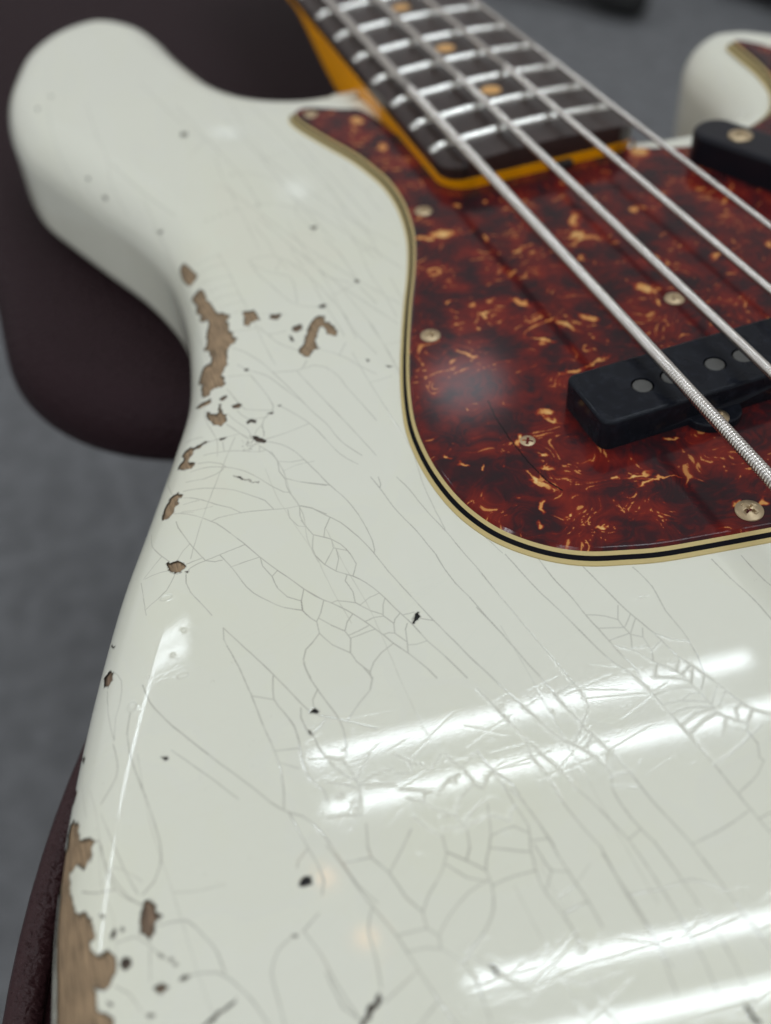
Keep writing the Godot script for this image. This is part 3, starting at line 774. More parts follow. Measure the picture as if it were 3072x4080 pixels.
func body_mesh(sink: float, bottom: bool) -> ArrayMesh:
	var p := smooth_loop(pairs(BODY), 12)
	var n := outward(p)
	var c := p.size()
	var b := Buf.new()
	# rows: plan inset, height, outward part of the normal, upward part, unrolled distance past the plan position
	var rows := []
	for k in 6:
		var a := PI / 2 * k / 5
		rows.append([RB * (1.0 - sin(a)), -T + RB * (1.0 - cos(a)), sin(a), -cos(a), R * (PI / 2 - 1.0) + 24.0 + RB * (PI / 2 - a) + RB * (1.0 - sin(a))])
	for k in 13:
		var a := PI / 2 * k / 12
		var d := R * (1.0 - cos(a))
		var slope := 3.0 * DROP / DOME * pow(1.0 - d / DOME, 2.0)
		var nn := Vector2(cos(a), sin(a)).normalized()
		nn = (nn + Vector2(sin(a), -0.0) * slope).normalized()
		rows.append([d, body_height(d), nn.x, nn.y, R * (PI / 2 - a) - R * cos(a)])
	rows.append([16.0, body_height(16.0), 3.0 * DROP / DOME * pow(1.0 - 16.0 / DOME, 2.0), 1.0, 0.0])
	for row in rows:
		for k in c:
			var q: Vector2 = p[k] - n[k] * row[0]
			var e: Vector2 = q + n[k] * row[4]
			var nn := Vector3(-n[k].x * row[2], row[3], n[k].y * row[2]).normalized()
			var up := rise(q.x, q.y) if row[1] > -14.0 else 0.0
			var rs := rise_slope(q.x, q.y) * maxf(row[3], 0.0)
			nn = (nn + Vector3(rs.x, 0, -rs.y)).normalized()
			b.add(mm(q.x, row[1] + up, q.y) - nn * sink * 0.001, nn, body_uv(e.x, e.y))
	b.rows(0, rows.size(), c, true)
	# the top inside the rounded edge
	var first := (rows.size() - 1) * c
	var ring := PackedVector2Array()
	for k in c:
		ring.append(p[k] - n[k] * 16.0)
	var pts := ring.duplicate()
	var ids := PackedInt32Array()
	for k in c:
		ids.append(first + k)
	for gy in 90:
		for gx in 60:
			var q := Vector2(-174.0 + gx * 6.0 + (gy % 2) * 3.0, 398.0 + gy * 6.0)
			if not Geometry2D.is_point_in_polygon(q, ring):
				continue
			var best := 1e9
			var dir := Vector2.ZERO
			for k in range(0, c, 2):
				var d2 := q.distance_squared_to(p[k])
				if d2 < best:
					best = d2
					dir = p[k] - q
			var d := sqrt(best)
			if d < 19.0:
				continue
			dir /= d
			var slope := 3.0 * DROP / DOME * pow(maxf(0.0, 1.0 - d / DOME), 2.0)
			var rs := rise_slope(q.x, q.y)
			ids.append(b.add(mm(q.x, body_height(d) + rise(q.x, q.y) - sink, q.y), Vector3(-dir.x * slope + rs.x, 1.0, dir.y * slope - rs.y), body_uv(q.x, q.y)))
			pts.append(q)
	var tris := Geometry2D.triangulate_delaunay(pts)
	for k in range(0, tris.size(), 3):
		var m := (pts[tris[k]] + pts[tris[k + 1]] + pts[tris[k + 2]]) / 3.0
		var span := maxf(pts[tris[k]].distance_to(pts[tris[k + 1]]), maxf(pts[tris[k + 1]].distance_to(pts[tris[k + 2]]), pts[tris[k]].distance_to(pts[tris[k + 2]])))
		if span < 14.0 and Geometry2D.is_point_in_polygon(m, ring):
			b.tri(ids[tris[k]], ids[tris[k + 1]], ids[tris[k + 2]])
	if bottom:
		var base := b.v.size()
		var low := PackedVector2Array()
		for k in c:
			low.append(p[k] - n[k] * RB)
		for q in low:
			b.add(mm(q.x, -T + sink, q.y), Vector3.DOWN, body_uv(q.x, q.y))
		var t := Geometry2D.triangulate_polygon(low)
		for k in range(0, t.size(), 3):
			b.tri(base + t[k], base + t[k + 1], base + t[k + 2])
	return b.mesh()

# ------------------------------------------------------------------ tortoiseshell plate
func blob(u: float, s: float, au: float, as_: float, bu: float, bs: float) -> void:
	var det := au * bs - as_ * bu
	if absf(det) < 1e-6:
		return
	var reach := (absf(au) + absf(bu) + absf(as_) + absf(bs)) * 1.6 + 0.4
	var kx := TW / 210.0
	var ky := TH / 290.0
	var cx := (85.0 - u) * kx
	var cy := (s - 520.0) * ky
	for y in range(maxi(0, int(cy - reach * ky)), mini(TH - 1, int(cy + reach * ky)) + 1):
		for x in range(maxi(0, int(cx - reach * kx)), mini(TW - 1, int(cx + reach * kx)) + 1):
			var q := Vector2(85.0 - (x + 0.5) / kx, 520.0 + (y + 0.5) / ky)
			q += Vector2(ragged.get_noise_2d(q.x * 6.0, q.y * 6.0), ragged.get_noise_2d(q.x * 6.0 + 90.0, q.y * 6.0)) * 1.3
			var d := q - Vector2(u, s)
			var e := Vector2((d.x * bs - d.y * bu) / det, (d.y * au - d.x * as_) / det).length()
			var v := int(255.0 * (1.0 - smoothstep(0.45, 1.5, e)))
			var at := y * TW + x
			if v > tort_blob[at]:
				tort_blob[at] = v

func tortoise_map() -> ImageTexture:
	tort_blob.resize(TW * TH)
	blob(5.6, 633.8, -1.27, 0.62, 2.02, 3.83)
	blob(8.5, 641.3, -2.55, -0.37, 0.60, 1.95)
	blob(5.5, 670.7, -1.67, 2.14, 1.17, 1.46)
	blob(36.0, 663.2, -1.59, 1.92, 0.85, 1.24)
	blob(24.0, 676.0, -1.92, 1.75, 0.72, 1.06)
	blob(30.1, 677.0, -1.51, 3.18, 0.69, 0.74)
	blob(47.3, 624.1, -1.62, 1.13, 0.60, 1.31)
	blob(41.4, 625.0, -3.11, 0.92, 0.55, 1.48)
	blob(31.3, 632.2, -0.81, 0.39, 0.80, 1.74)
	blob(52.7, 655.4, -0.54, 0.25, 0.49, 1.14)
	blob(46.4, 664.5, -0.35, 0.54, 1.03, 1.38)
	blob(57.3, 676.4, -1.58, 2.28, 0.37, 0.50)
	blob(37.2, 693.1, -2.34, 0.37, 0.29, 0.72)
	blob(31.0, 692.3, -3.56, -1.09, 0.09, 0.56)
	blob(49.3, 706.5, -0.90, 2.15, 0.49, 0.46)
	blob(49.6, 703.7, -1.42, 0.64, 0.36, 0.72)
	blob(57.7, 719.8, -0.88, 0.90, 0.48, 0.63)
	blob(60.9, 723.4, -1.07, 1.77, 0.47, 0.49)
	blob(41.6, 729.3, -2.74, 0.47, 0.19, 0.45)
	blob(40.9, 731.9, -2.76, -0.40, 0.13, 0.57)
	blob(45.9, 728.2, -0.62, 0.27, 0.28, 0.50)
	blob(37.5, 731.9, -3.62, 1.39, 0.18, 0.31)
	blob(55.7, 716.3, -0.63, 0.84, 0.52, 0.61)
	blob(63.3, 729.2, -0.52, 0.23, 0.76, 1.51)
	blob(66.2, 734.4, -0.77, 0.34, 0.41, 0.81)
	blob(59.8, 734.3, -0.60, 0.26, 0.25, 0.47)
	blob(55.5, 739.5, -0.99, 0.59, 0.24, 0.38)
	blob(27.4, 744.6, -0.94, 0.41, 0.53, 0.79)
	blob(22.7, 746.3, -0.68, 0.30, 0.70, 1.00)
	blob(69.5, 714.5, -0.41, 0.18, 0.24, 0.53)
	blob(75.3, 708.3, -0.67, 0.85, 0.30, 0.40)
	blob(72.9, 711.8, -0.91, 0.93, 0.20, 0.30)
	blob(6.0, 677.3, -0.83, 0.39, 0.63, 1.05)
	blob(-18.7, 665.3, -1.08, 0.52, 0.87, 1.33)
	blob(-33.8, 666.9, -0.65, 0.31, 0.80, 1.15)
	blob(-11.6, 636.6, -0.81, 0.40, 0.89, 1.54)
	blob(31.5, 612.6, -0.84, 0.41, 0.47, 1.08)
	blob(26.9, 641.5, -1.61, 0.21, 0.36, 0.97)
	blob(12.6, 651.6, -1.11, 0.53, 0.64, 1.20)
	blob(23.4, 614.3, -1.08, 0.53, 0.44, 0.96)
	blob(38.1, 679.1, -2.67, 2.11, 0.25, 0.40)
	blob(50.4, 669.2, -0.73, 0.34, 0.24, 0.53)
	blob(29.0, 722.4, -1.52, 0.33, 0.20, 0.41)
	blob(59.0, 709.4, -0.65, 0.29, 0.67, 1.38)
	blob(39.1, 549.3, -1.73, 1.86, 1.12, 2.49)
	blob(38.0, 570.3, -1.54, 0.78, 1.09, 2.89)
	blob(46.5, 624.6, -1.65, 1.57, 0.66, 1.26)
	blob(41.0, 625.5, -3.12, 0.92, 0.56, 1.52)
	blob(-29.8, 608.0, -2.63, 2.01, 1.85, 2.89)
	var layers := []
	for k in 5:
		var f := FastNoiseLite.new()
		f.seed = 21 + k
		f.noise_type = FastNoiseLite.TYPE_SIMPLEX_SMOOTH
		f.frequency = [0.009, 0.030, 0.055, 0.0050, 0.0050][k]
		f.fractal_octaves = [4, 3, 3, 3, 3][k]
		layers.append(f.get_image(TW, TH).get_data())
	var cloud: PackedByteArray = layers[0]
	var vein: PackedByteArray = layers[1]
	var fine: PackedByteArray = layers[2]
	var wx: PackedByteArray = layers[3]
	var wy: PackedByteArray = layers[4]
	# colour ramps: amber strength to colour, for dark and light ground
	var stops := [[0.0, Color(0.018, 0.008, 0.010)], [0.14, Color(0.036, 0.007, 0.009)], [0.29, Color(0.098, 0.0075, 0.007)], [0.48, Color(0.175, 0.0125, 0.007)], [0.66, Color(0.29, 0.036, 0.009)], [0.88, Color(0.62, 0.30, 0.085)], [1.0, Color(0.76, 0.60, 0.27)]]
	var table := PackedByteArray()
	table.resize(256 * 3)
	for a in 256:
		var v := a / 255.0
		var c := Color.BLACK
		for k in stops.size() - 1:
			if v >= stops[k][0]:
				c = stops[k][1].lerp(stops[k + 1][1], clampf((v - stops[k][0]) / (stops[k + 1][0] - stops[k][0]), 0.0, 1.0))
		for ch in 3:
			table[a * 3 + ch] = int(pow(c[ch], 0.4545) * 255.0)
	var data := PackedByteArray()
	data.resize(TW * TH * 3)
	for at in TW * TH:
		var x := at % TW
		var y := at / TW
		# the plastic was stirred: look the veins up along a flow that is longer across than along
		var fx := clampi((x * 7 >> 4) + ((wx[at] - 100) * 5 >> 2), 0, TW - 1)
		var fy := clampi(y + ((wy[at] - 128) * 3 >> 2), 0, TH - 1)
		var fl := fy * TW + fx
		var c := cloud[at]
		var base := 66 + ((c - 122) * 5 >> 3) + ((vein[fl] - 128) >> 2) + ((fine[fl] - 128) >> 3)
		var spark := vein[fl] + ((fine[fl] - 128) * 5 >> 3) + ((c - 128) >> 1)
		if spark > 198:
			base += (spark - 198) * 4
		base = clampi(base, 4, 205)
		var bb := tort_blob[at]
		var v := base + ((255 - base) * bb / 300) if bb > 0 else base
		var e := clampi(v, 0, 255) * 3
		data[at * 3] = table[e]
		data[at * 3 + 1] = table[e + 1]
		data[at * 3 + 2] = table[e + 2]
	# a dark pick scratch beside the pickup
	var sp := pairs([59.6, 694.7, 60.5, 700.6, 60.7, 708.2, 60.3, 716.7, 59.3, 723.4, 57.7, 727.2])
	for k in sp.size() - 1:
		for j in 60:
			var q := sp[k].lerp(sp[k + 1], j / 60.0)
			var at := int((q.y - 520.0) / 290.0 * TH) * TW + int((85.0 - q.x) / 210.0 * TW)
			for e in 2:
				for ch in 3:
					data[(at + e) * 3 + ch] = data[(at + e) * 3 + ch] * 2 / 5
	return ImageTexture.create_from_image(Image.create_from_data(TW, TH, false, Image.FORMAT_RGB8, data))

func guard_strip(p: PackedVector2Array, n: PackedVector2Array, rows: Array) -> Buf:
	var b := Buf.new()
	var c := p.size()
	for r in rows.size() - 1:
		var first := b.v.size()
		var dy: float = rows[r + 1][1] - rows[r][1]
		var di: float = rows[r + 1][0] - rows[r][0]
		for e in 2:
			for k in c:
				var q: Vector2 = p[k] - n[k] * rows[r + e][0]
				b.add(mm(q.x, rows[r + e][1], q.y), Vector3(-n[k].x * dy, di, n[k].y * dy), Vector2((85.0 - q.x) / 210.0, (q.y - 520.0) / 290.0))
		b.rows(first, 2, c, true)
	return b

func screw_mesh(r: float, dome: float) -> ArrayMesh:
	var b := Buf.new()
	var seg := 56
	var ringn := 16
	var hgt := func(x: float, y: float) -> float:
		var d := Vector2(x, y).length() / r
		var h := dome * (1.0 - d * d)
		var ax := absf(x)
		var ay := absf(y)
		var slot := maxf(minf(0.17 * r - ax, 0.62 * r - ay), minf(0.17 * r - ay, 0.62 * r - ax))
		if slot > 0.0:
			h -= minf(slot * 5.0, 0.38 * r * (1.0 - 0.8 * d))
		return h
	for j in ringn + 1:
		for k in seg:
			var a := TAU * k / seg
			var rr := r * j / ringn
			var x := cos(a) * rr
			var y := sin(a) * rr
			var hx: float = hgt.call(x + 0.02, y) - hgt.call(x - 0.02, y)
			var hy: float = hgt.call(x, y + 0.02) - hgt.call(x, y - 0.02)
			b.add(Vector3(x, hgt.call(x, y), y) * 0.001, Vector3(-hx / 0.04, 1.0, -hy / 0.04))
	b.rows(0, ringn + 1, seg, true)
	for e in 2:
		for k in seg:
			var a := TAU * k / seg
			b.add(Vector3(cos(a) * r * (1.0 + 0.02 * e), -0.9 * e, sin(a) * r * (1.0 + 0.02 * e)) * 0.001, Vector3(cos(a), 0.5, sin(a)))
	b.rows((ringn + 1) * seg, 2, seg, true)
	return b.mesh()

# ------------------------------------------------------------------ neck
func half_width(s: float) -> float:
	return 21.0 + s * (10.2 / 591.6)

const S_END := 605.0
const BOARD_EDGE := 9.6
func board_top(u: float) -> float:
	return BOARD_EDGE + 1.6 * (1.0 - pow(u / 31.0, 2.0))

func plan_half(s: float, r: float, send: float) -> float:
	var w := half_width(s)
	if s > send - r:
		var k := s - (send - r)
		w -= r - sqrt(maxf(0.0, r * r - k * k))
	return w

func board_mesh() -> ArrayMesh:
	var b := Buf.new()
	var stations := []
	for k in 18:
		stations.append(290.0 + (S_END - 7.0 - 290.0) * k / 17.0)
	for k in range(1, 8):
		stations.append(S_END - 7.0 + 7.0 * sin(PI / 2 * k / 7.0))
	var across := 21
	for s in stations:
		var w := plan_half(s, 7.0, S_END)
		for k in across + 8:
			var u := 0.0
			var y := 0.0
			var nn := Vector3.UP
			if k < 4:
				u = -w
				y = 5.2 + (BOARD_EDGE - 1.2 - 5.2) * k / 3.0
				nn = Vector3(1, 0, 0)
			elif k >= across + 4:
				u = w
				y = 5.2 + (BOARD_EDGE - 1.2 - 5.2) * (across + 7 - k) / 3.0
				nn = Vector3(-1, 0, 0)
			else:
				var t := float(k - 4) / (across - 1) * 2.0 - 1.0
				u = t * w
				y = board_top(u)
				var near := w - absf(u)
				if near < 1.5:
					y -= 1.2 * pow(1.0 - near / 1.5, 2.0)
				nn = Vector3(-u * 0.0033 - signf(u) * (1.2 if near < 0.2 else (0.3 if near < 1.5 else 0.0)), 1, 0)
			b.add(mm(u, y, s), nn, Vector2(u, s) * 0.01)
	b.rows(0, stations.size(), across + 8, false)
	var base := b.v.size()
	var w := plan_half(S_END, 7.0, S_END)
	for k in across:
		var u := (float(k) / (across - 1) * 2.0 - 1.0) * w
		b.add(mm(u, board_top(u), S_END), Vector3(0, 0.15, 1))
	for k in across:
		var u := (float(k) / (across - 1) * 2.0 - 1.0) * w
		b.add(mm(u, 5.2, S_END), Vector3(0, 0, 1))
	b.rows(base, 2, across, false)
	return b.mesh()

func maple_mesh() -> ArrayMesh:
	var b := Buf.new()
	var n := 33
	var stations := []
	stations.append(290.0)
	for k in 13:
		stations.append(430.0 + 75.0 * k / 12.0)
	stations.append(540.0)
	for k in 9:
		stations.append(S_END + 0.6 - 9.0 + 9.0 * sin(PI / 2 * k / 8.0))
	for s in stations:
		var w := plan_half(s, 9.0, S_END + 0.6) + 0.15
		var f := smoothstep(445.0, 508.0, s)
		var depth := lerpf(12.0, 20.0, f)
		var e := lerpf(2.0, 9.0, f)
		for k in n:
			var a := PI * k / (n - 1)
			var ca := cos(a)
			var sa := sin(a)
			var x := signf(ca) * pow(absf(ca), 2.0 / e)
			var y := pow(absf(sa), 2.0 / e)
			b.add(mm(x * w, 5.2 - y * depth, s), Vector3(-signf(ca) * pow(absf(ca), 2.0 - 2.0 / e) / w, -pow(absf(sa), 2.0 - 2.0 / e) / depth, 0.0))
	b.rows(0, stations.size(), n, false)
	# flat land under the fingerboard and the end of the heel
	var base := b.v.size()
	for s in stations:
		var w := plan_half(s, 9.0, S_END + 0.6) + 0.15
		b.add(mm(w, 5.2, s), Vector3.UP)
		b.add(mm(-w, 5.2, s), Vector3.UP)
	b.rows(base, stations.size(), 2, false)
	base = b.v.size()
	var we := plan_half(S_END + 0.6, 9.0, S_END + 0.6) + 0.15
	for y in [5.2, -16.0]:
		b.add(mm(we, y, S_END + 0.6), Vector3(0, 0, 1))
		b.add(mm(-we, y, S_END + 0.6), Vector3(0, 0, 1))
	b.rows(base, 2, 2, false)
	return b.mesh()

func fret_mesh(s: float) -> ArrayMesh:
	var b := Buf.new()
	var w := half_width(s) - 0.25
	var n := 25
	var prof := 9
	for k in n:
		var t := float(k) / (n - 1) * 2.0 - 1.0
		var u := t * w
		var near := w - absf(u)
		var lift := 1.0 if near > 1.6 else sqrt(maxf(0.0, 1.0 - pow(1.0 - near / 1.6, 2.0)))
		for j in prof:
			var a := PI * j / (prof - 1)
			var y := board_top(u) - 0.1 - (0.5 if near < 0.6 else 0.0) + (1.3 * sin(a)) * maxf(lift, 0.05)
			b.add(mm(u, y, s + 1.55 * cos(a)), Vector3(-signf(u) * (1.0 - lift) * 1.5 - u * 0.003, maxf(sin(a), 0.05), cos(a)))
	b.rows(0, n, prof, false)
	return b.mesh()

# ------------------------------------------------------------------ strings
func string_at(k: float, s: float) -> Vector3:
	var u := k * (16.3 + 12.2 * s / 863.6)
	var y := 13.65 + (s - 590.0) / 273.6 * 1.2 + (0.0 if absf(k) > 0.9 else 0.9)
	return mm(u, y, s)

func string_mesh(k: float, radius: float, pitch: float) -> ArrayMesh:
	var b := Buf.new()
	var seg := 18
	var ss := []
	var s := 290.0
	while s < 560.0:
		ss.append(s)
		s += 15.0
	s = 560.0
	while s < 863.0:
		ss.append(s)
		s += pitch / 6.0
	for z in ss:
		var c := string_at(k, z)
		for j in seg:
			var a := TAU * j / seg
			var x := fposmod(z / pitch + float(j) / seg, 1.0) * 2.0 - 1.0
			var r := radius
			var slope := 0.0
			if z >= 560.0:
				var q := minf(x * x, 0.93)
				r = radius - pitch * 0.5 * (1.0 - sqrt(1.0 - q)) * 0.95
				slope = x / sqrt(1.0 - q) * 0.95
			else:
				r = radius * 0.97
			b.add(c + Vector3(cos(a), sin(a), 0) * r * 0.001, Vector3(cos(a), sin(a), slope))
	b.rows(0, ss.size(), seg, true)
	return b.mesh()

# ------------------------------------------------------------------ lamps
func tube_lamp(label: String, at: Vector3, turn: float, length: float, gap: float, power: float) -> void:
	var o := thing("tube_lamp", label, "ceiling lamp", at, "twin tube lamps on the ceiling")
	o.rotation.y = turn
	var white := mat(Color(0.7, 0.7, 0.7), 0.5)
	var h := BoxMesh.new()
	h.size = Vector3(length + 0.06, 0.05, gap + 0.09)
	part("housing", h, white, o).position = Vector3(0, 0.055, 0)
	var glow := mat(Color(0.8, 0.8, 0.8), 0.4)
	glow.emission_enabled = true
	glow.emission = Color(0.93, 0.97, 1.0)
	glow.emission_energy_multiplier = 6.0
	for side in [-0.5, 0.5]:
		var c := CapsuleMesh.new()
		c.radius = 0.014
		c.height = length
		var t := part("tube", c, glow, o)
		t.rotation.z = PI / 2
		t.position = Vector3(0, 0, side * gap)
		var l := AreaLight3D.new()
		l.name = "tube_light"
		l.area_size = Vector2(length - 0.02, 0.030)
		l.light_energy = power
		l.light_color = Color(0.93, 0.97, 1.0)
		l.shadow_enabled = true
		o.add_child(l, true)
		l.position = Vector3(0, -0.018, side * gap)
		l.rotation.x = -PI / 2

func disc_lamp(label: String, at: Vector3, r: float, bright := 1.0) -> void:
	var o := thing("disc_lamp", label, "ceiling lamp", at, "round lamps on the far ceiling")
	var glow := mat(Color(0.8, 0.8, 0.8), 0.4)
	glow.emission_enabled = true
	glow.emission = Color(0.93, 0.97, 1.0)
	glow.emission_energy_multiplier = 0.8 * bright
	var d := CylinderMesh.new()
	d.top_radius = r
	d.bottom_radius = r
	d.height = 0.02
	part("diffuser", d, glow, o)
	var h := CylinderMesh.new()
	h.top_radius = r + 0.01
	h.bottom_radius = r + 0.02
	h.height = 0.03
	part("housing", h, mat(Color(0.7, 0.7, 0.7), 0.5), o).position.y = 0.028
	var l := AreaLight3D.new()
	l.name = "disc_light"
	l.area_size = Vector2(r * 1.7, r * 1.7)
	l.light_energy = 0.006 * bright
	l.light_color = Color(0.93, 0.97, 1.0)
	l.shadow_enabled = true
	o.add_child(l, true)
	l.position = Vector3(0, -0.014, 0)
	l.rotation.x = -PI / 2

func warm_lamp(label: String, at: Vector3) -> void:
	var o := thing("spot_lamp", label, "ceiling lamp", at, "small warm lamps on the ceiling")
	var s := SphereMesh.new()
	s.radius = 0.013
	s.height = 0.026
	var glow := mat(Color(0.8, 0.7, 0.5), 0.4)
	glow.emission_enabled = true
	glow.emission = Color(1.0, 0.72, 0.42)
	glow.emission_energy_multiplier = 8.0
	part("bulb", s, glow, o)
	var c := CylinderMesh.new()
	c.top_radius = 0.03
	c.bottom_radius = 0.035
	c.height = 0.06
	part("lamp_holder", c, mat(Color(0.6, 0.6, 0.6), 0.4), o).position.y = 0.05
	var l := OmniLight3D.new()
	l.name = "bulb_light"
	l.light_color = Color(1.0, 0.72, 0.42)
	l.light_energy = 0.004
	l.light_size = 0.012
	l.omni_range = 6.0
	l.omni_attenuation = 2.0
	l.shadow_enabled = true
	o.add_child(l, true)

# ------------------------------------------------------------------ scene
func _ready() -> void:
	rng.seed = 4
	var cam := Camera3D.new()
	cam.name = "camera"
	add_child(cam)
	cam.position = Vector3(-0.1389361, 0.1555759, 0.1616107)
	cam.rotation = Vector3(-0.7942, -0.3086, -0.0754)
	cam.near = 0.01
	cam.far = 30.0
	var lens := CameraAttributesPhysical.new()
	lens.frustum_focal_length = 12.0 * 4194.3 / 2040.0
	lens.frustum_focus_distance = 0.209
	lens.exposure_aperture = 24.67 / 4.3
	lens.frustum_near = 0.01
	lens.frustum_far = 30.0
	cam.attributes = lens
	var we := WorldEnvironment.new()
	we.name = "environment"
	var env := Environment.new()
	env.background_mode = Environment.BG_COLOR
	env.background_color = Color(0.56, 0.56, 0.555).linear_to_srgb()
	env.tonemap_mode = Environment.TONE_MAPPER_LINEAR
	env.tonemap_exposure = 0.765
	env.sdfgi_enabled = true
	env.ssao_enabled = true
	env.ssil_enabled = true
	we.environment = env
	add_child(we)
	# ceiling lamps, 2.15 m above the bass: a row of twin tubes, and further rows towards the headstock
	tube_lamp("twin tube lamp above the bass, nearest the neck end", Vector3(0.63, 2.15, -1.065), -0.08, 1.2, 0.155, 0.23)
	tube_lamp("twin tube lamp above the bass, nearest the bridge end", Vector3(0.73, 2.15, -0.405), -0.10, 1.2, 0.14, 0.23)
	tube_lamp("twin tube lamp beyond the long horn, left of the neck", Vector3(-0.85, 2.15, -1.85), -0.05, 1.2, 0.08, 0.15)
	tube_lamp("twin tube lamp farthest to the left, in line with its neighbour", Vector3(-2.15, 2.15, -1.79), -0.05, 1.2, 0.08, 0.15)
	tube_lamp("twin tube lamp behind the camera on the right, the nearer row", Vector3(0.7, 2.15, 0.55), -0.08, 1.2, 0.155, 0.36)
	tube_lamp("twin tube lamp behind the camera on the left, the nearer row", Vector3(-1.2, 2.15, 0.7), -0.08, 1.2, 0.155, 0.36)
	tube_lamp("twin tube lamp behind the camera on the right, the farther row", Vector3(0.7, 2.15, 1.8), -0.08, 1.2, 0.155, 0.36)
	tube_lamp("twin tube lamp behind the camera on the left, the farther row", Vector3(-1.2, 2.15, 1.95), -0.08, 1.2, 0.155, 0.36)
	tube_lamp("twin tube lamp far to the left of the camera, the nearer row", Vector3(-3.1, 2.15, 0.5), -0.08, 1.2, 0.155, 1.1)
	tube_lamp("twin tube lamp far to the left of the camera, the farther row", Vector3(-3.1, 2.15, 2.0), -0.08, 1.2, 0.155, 1.0)
	disc_lamp("round ceiling lamp seen mirrored in the pickguard", Vector3(1.02, 2.15, -2.45), 0.13, 6.0)
	disc_lamp("round ceiling lamp seen mirrored beside the pickguard tip", Vector3(0.88, 2.15, -4.0), 0.07)
	disc_lamp("round ceiling lamp seen mirrored in the long horn", Vector3(0.76, 2.15, -4.75), 0.07)
	warm_lamp("small warm bulb right above the lower bout", Vector3(-0.03, 2.1, -0.86))
	warm_lamp("second small warm bulb, nearer the bridge end", Vector3(0.0, 2.1, -0.69))

	build_floor()
	build_seats()
	build_bass()
	build_background()

func build_floor() -> void:
	var m := mat(Color(0.245, 0.248, 0.258), 0.95, 0.0, 0.2)
	var nt := noise_tex(0.02, FastNoiseLite.TYPE_SIMPLEX, 512, 5)
	var ramp := Gradient.new()
	ramp.set_color(0, Color(0.86, 0.86, 0.86))
	ramp.set_color(1, Color(1, 1, 1))
	nt.color_ramp = ramp
	m.albedo_texture = nt
	m.uv1_triplanar = true
	m.uv1_scale = Vector3.ONE * 3.0
	m.heightmap_enabled = false
	m.normal_enabled = true
	m.normal_texture = noise_tex(0.3, FastNoiseLite.TYPE_SIMPLEX, 512, 3, 6.0)
	var b := Buf.new()
	for z in 17:
		for x in 17:
			b.add(Vector3(-4.0 + x * 0.5, -0.46, -4.5 + z * 0.5), Vector3.UP)
	b.rows(0, 17, 17, false)
	part("floor", b.mesh(), m, self).set_meta("kind", "structure")

func leather(c: Color, rough: float, spec: float, deep: float) -> StandardMaterial3D:
	var m := mat(c, rough, 0.0, spec)
	m.uv1_triplanar = true
	m.uv1_scale = Vector3.ONE * 16.0
	var f := FastNoiseLite.new()
	f.noise_type = FastNoiseLite.TYPE_CELLULAR
	f.cellular_return_type = FastNoiseLite.RETURN_DISTANCE2_SUB
	f.frequency = 0.045
	f.fractal_octaves = 2
	f.domain_warp_enabled = true
	f.domain_warp_amplitude = 12.0
	f.seed = 3
	var t := NoiseTexture2D.new()
	t.noise = f
	t.width = 512
	t.height = 512
	t.seamless = true
	t.as_normal_map = true
	t.bump_strength = 9.0
	m.normal_enabled = true
	m.normal_texture = t
	m.normal_scale = deep
	return m

func build_seats() -> void:
	var dark := leather(Color(0.023, 0.0115, 0.014), 0.55, 0.2, 0.8)
	var shiny := leather(Color(0.036, 0.0145, 0.016), 0.42, 0.35, 0.9)
	var near := thing("leather_seat", "dark plum leather seat with a piped edge under the lower left bout", "seat")
	var cx := -30.0
	var cy := 829.0
	var rr := 230.5
	var ring := PackedVector2Array()
	for k in 160:
		var a := TAU * k / 160.0
		ring.append(Vector2(cx + cos(a) * rr, cy + sin(a) * rr))
	part("cushion", slab(ring, [[10, -150, 0, -1], [0.5, -140, 1, 0], [0, -64, 1, 0], [1.0, -61, 1, 0.3], [4.5, -60, 0.3, 0.6], [7.5, -56, 0.9, 0.5], [10.5, -50, 0.7, 0.7], [18, -46, 0.3, 1], [30, -44.3, 0.06, 1], [45, -43.8, 0, 1]]), shiny, near)
	var pipe := Buf.new()
	for k in 161:
		var a := TAU * k / 160.0
		var d := Vector3(-cos(a), 0, sin(a))
		var c := mm(cx + cos(a) * (rr - 1.2), -57.0, cy + sin(a) * (rr - 1.2))
		for j in 14:
			var e := TAU * j / 14.0
			var nn := d * cos(e) + Vector3.UP * sin(e)
			pipe.add(c + nn * 0.0038, nn)
	pipe.rows(0, 161, 14, true)
	part("piping", pipe.mesh(), shiny, near)
	part("base", slab(rounded_rect(cx, cy, 340, 340, 160), edge_profile(-460, -151, 2, 2)), mat(Color(0.02, 0.018, 0.018), 0.6), near)
	var far := thing("leather_seat", "dark plum leather cushion under the long upper left horn", "seat")
	var pad := PackedVector2Array()
	for q in rounded_rect(52, 391, 232, 450, 72, 0.0, 20):
		pad.append(q)
	part("cushion", slab(pad, edge_profile(-68, -43.8, 8, 14, 7)), dark, far)
	part("base", slab(rounded_rect(40, 270, 110, 110, 54), edge_profile(-460, -68.2, 2, 2)), mat(Color(0.02, 0.018, 0.018), 0.6), far)

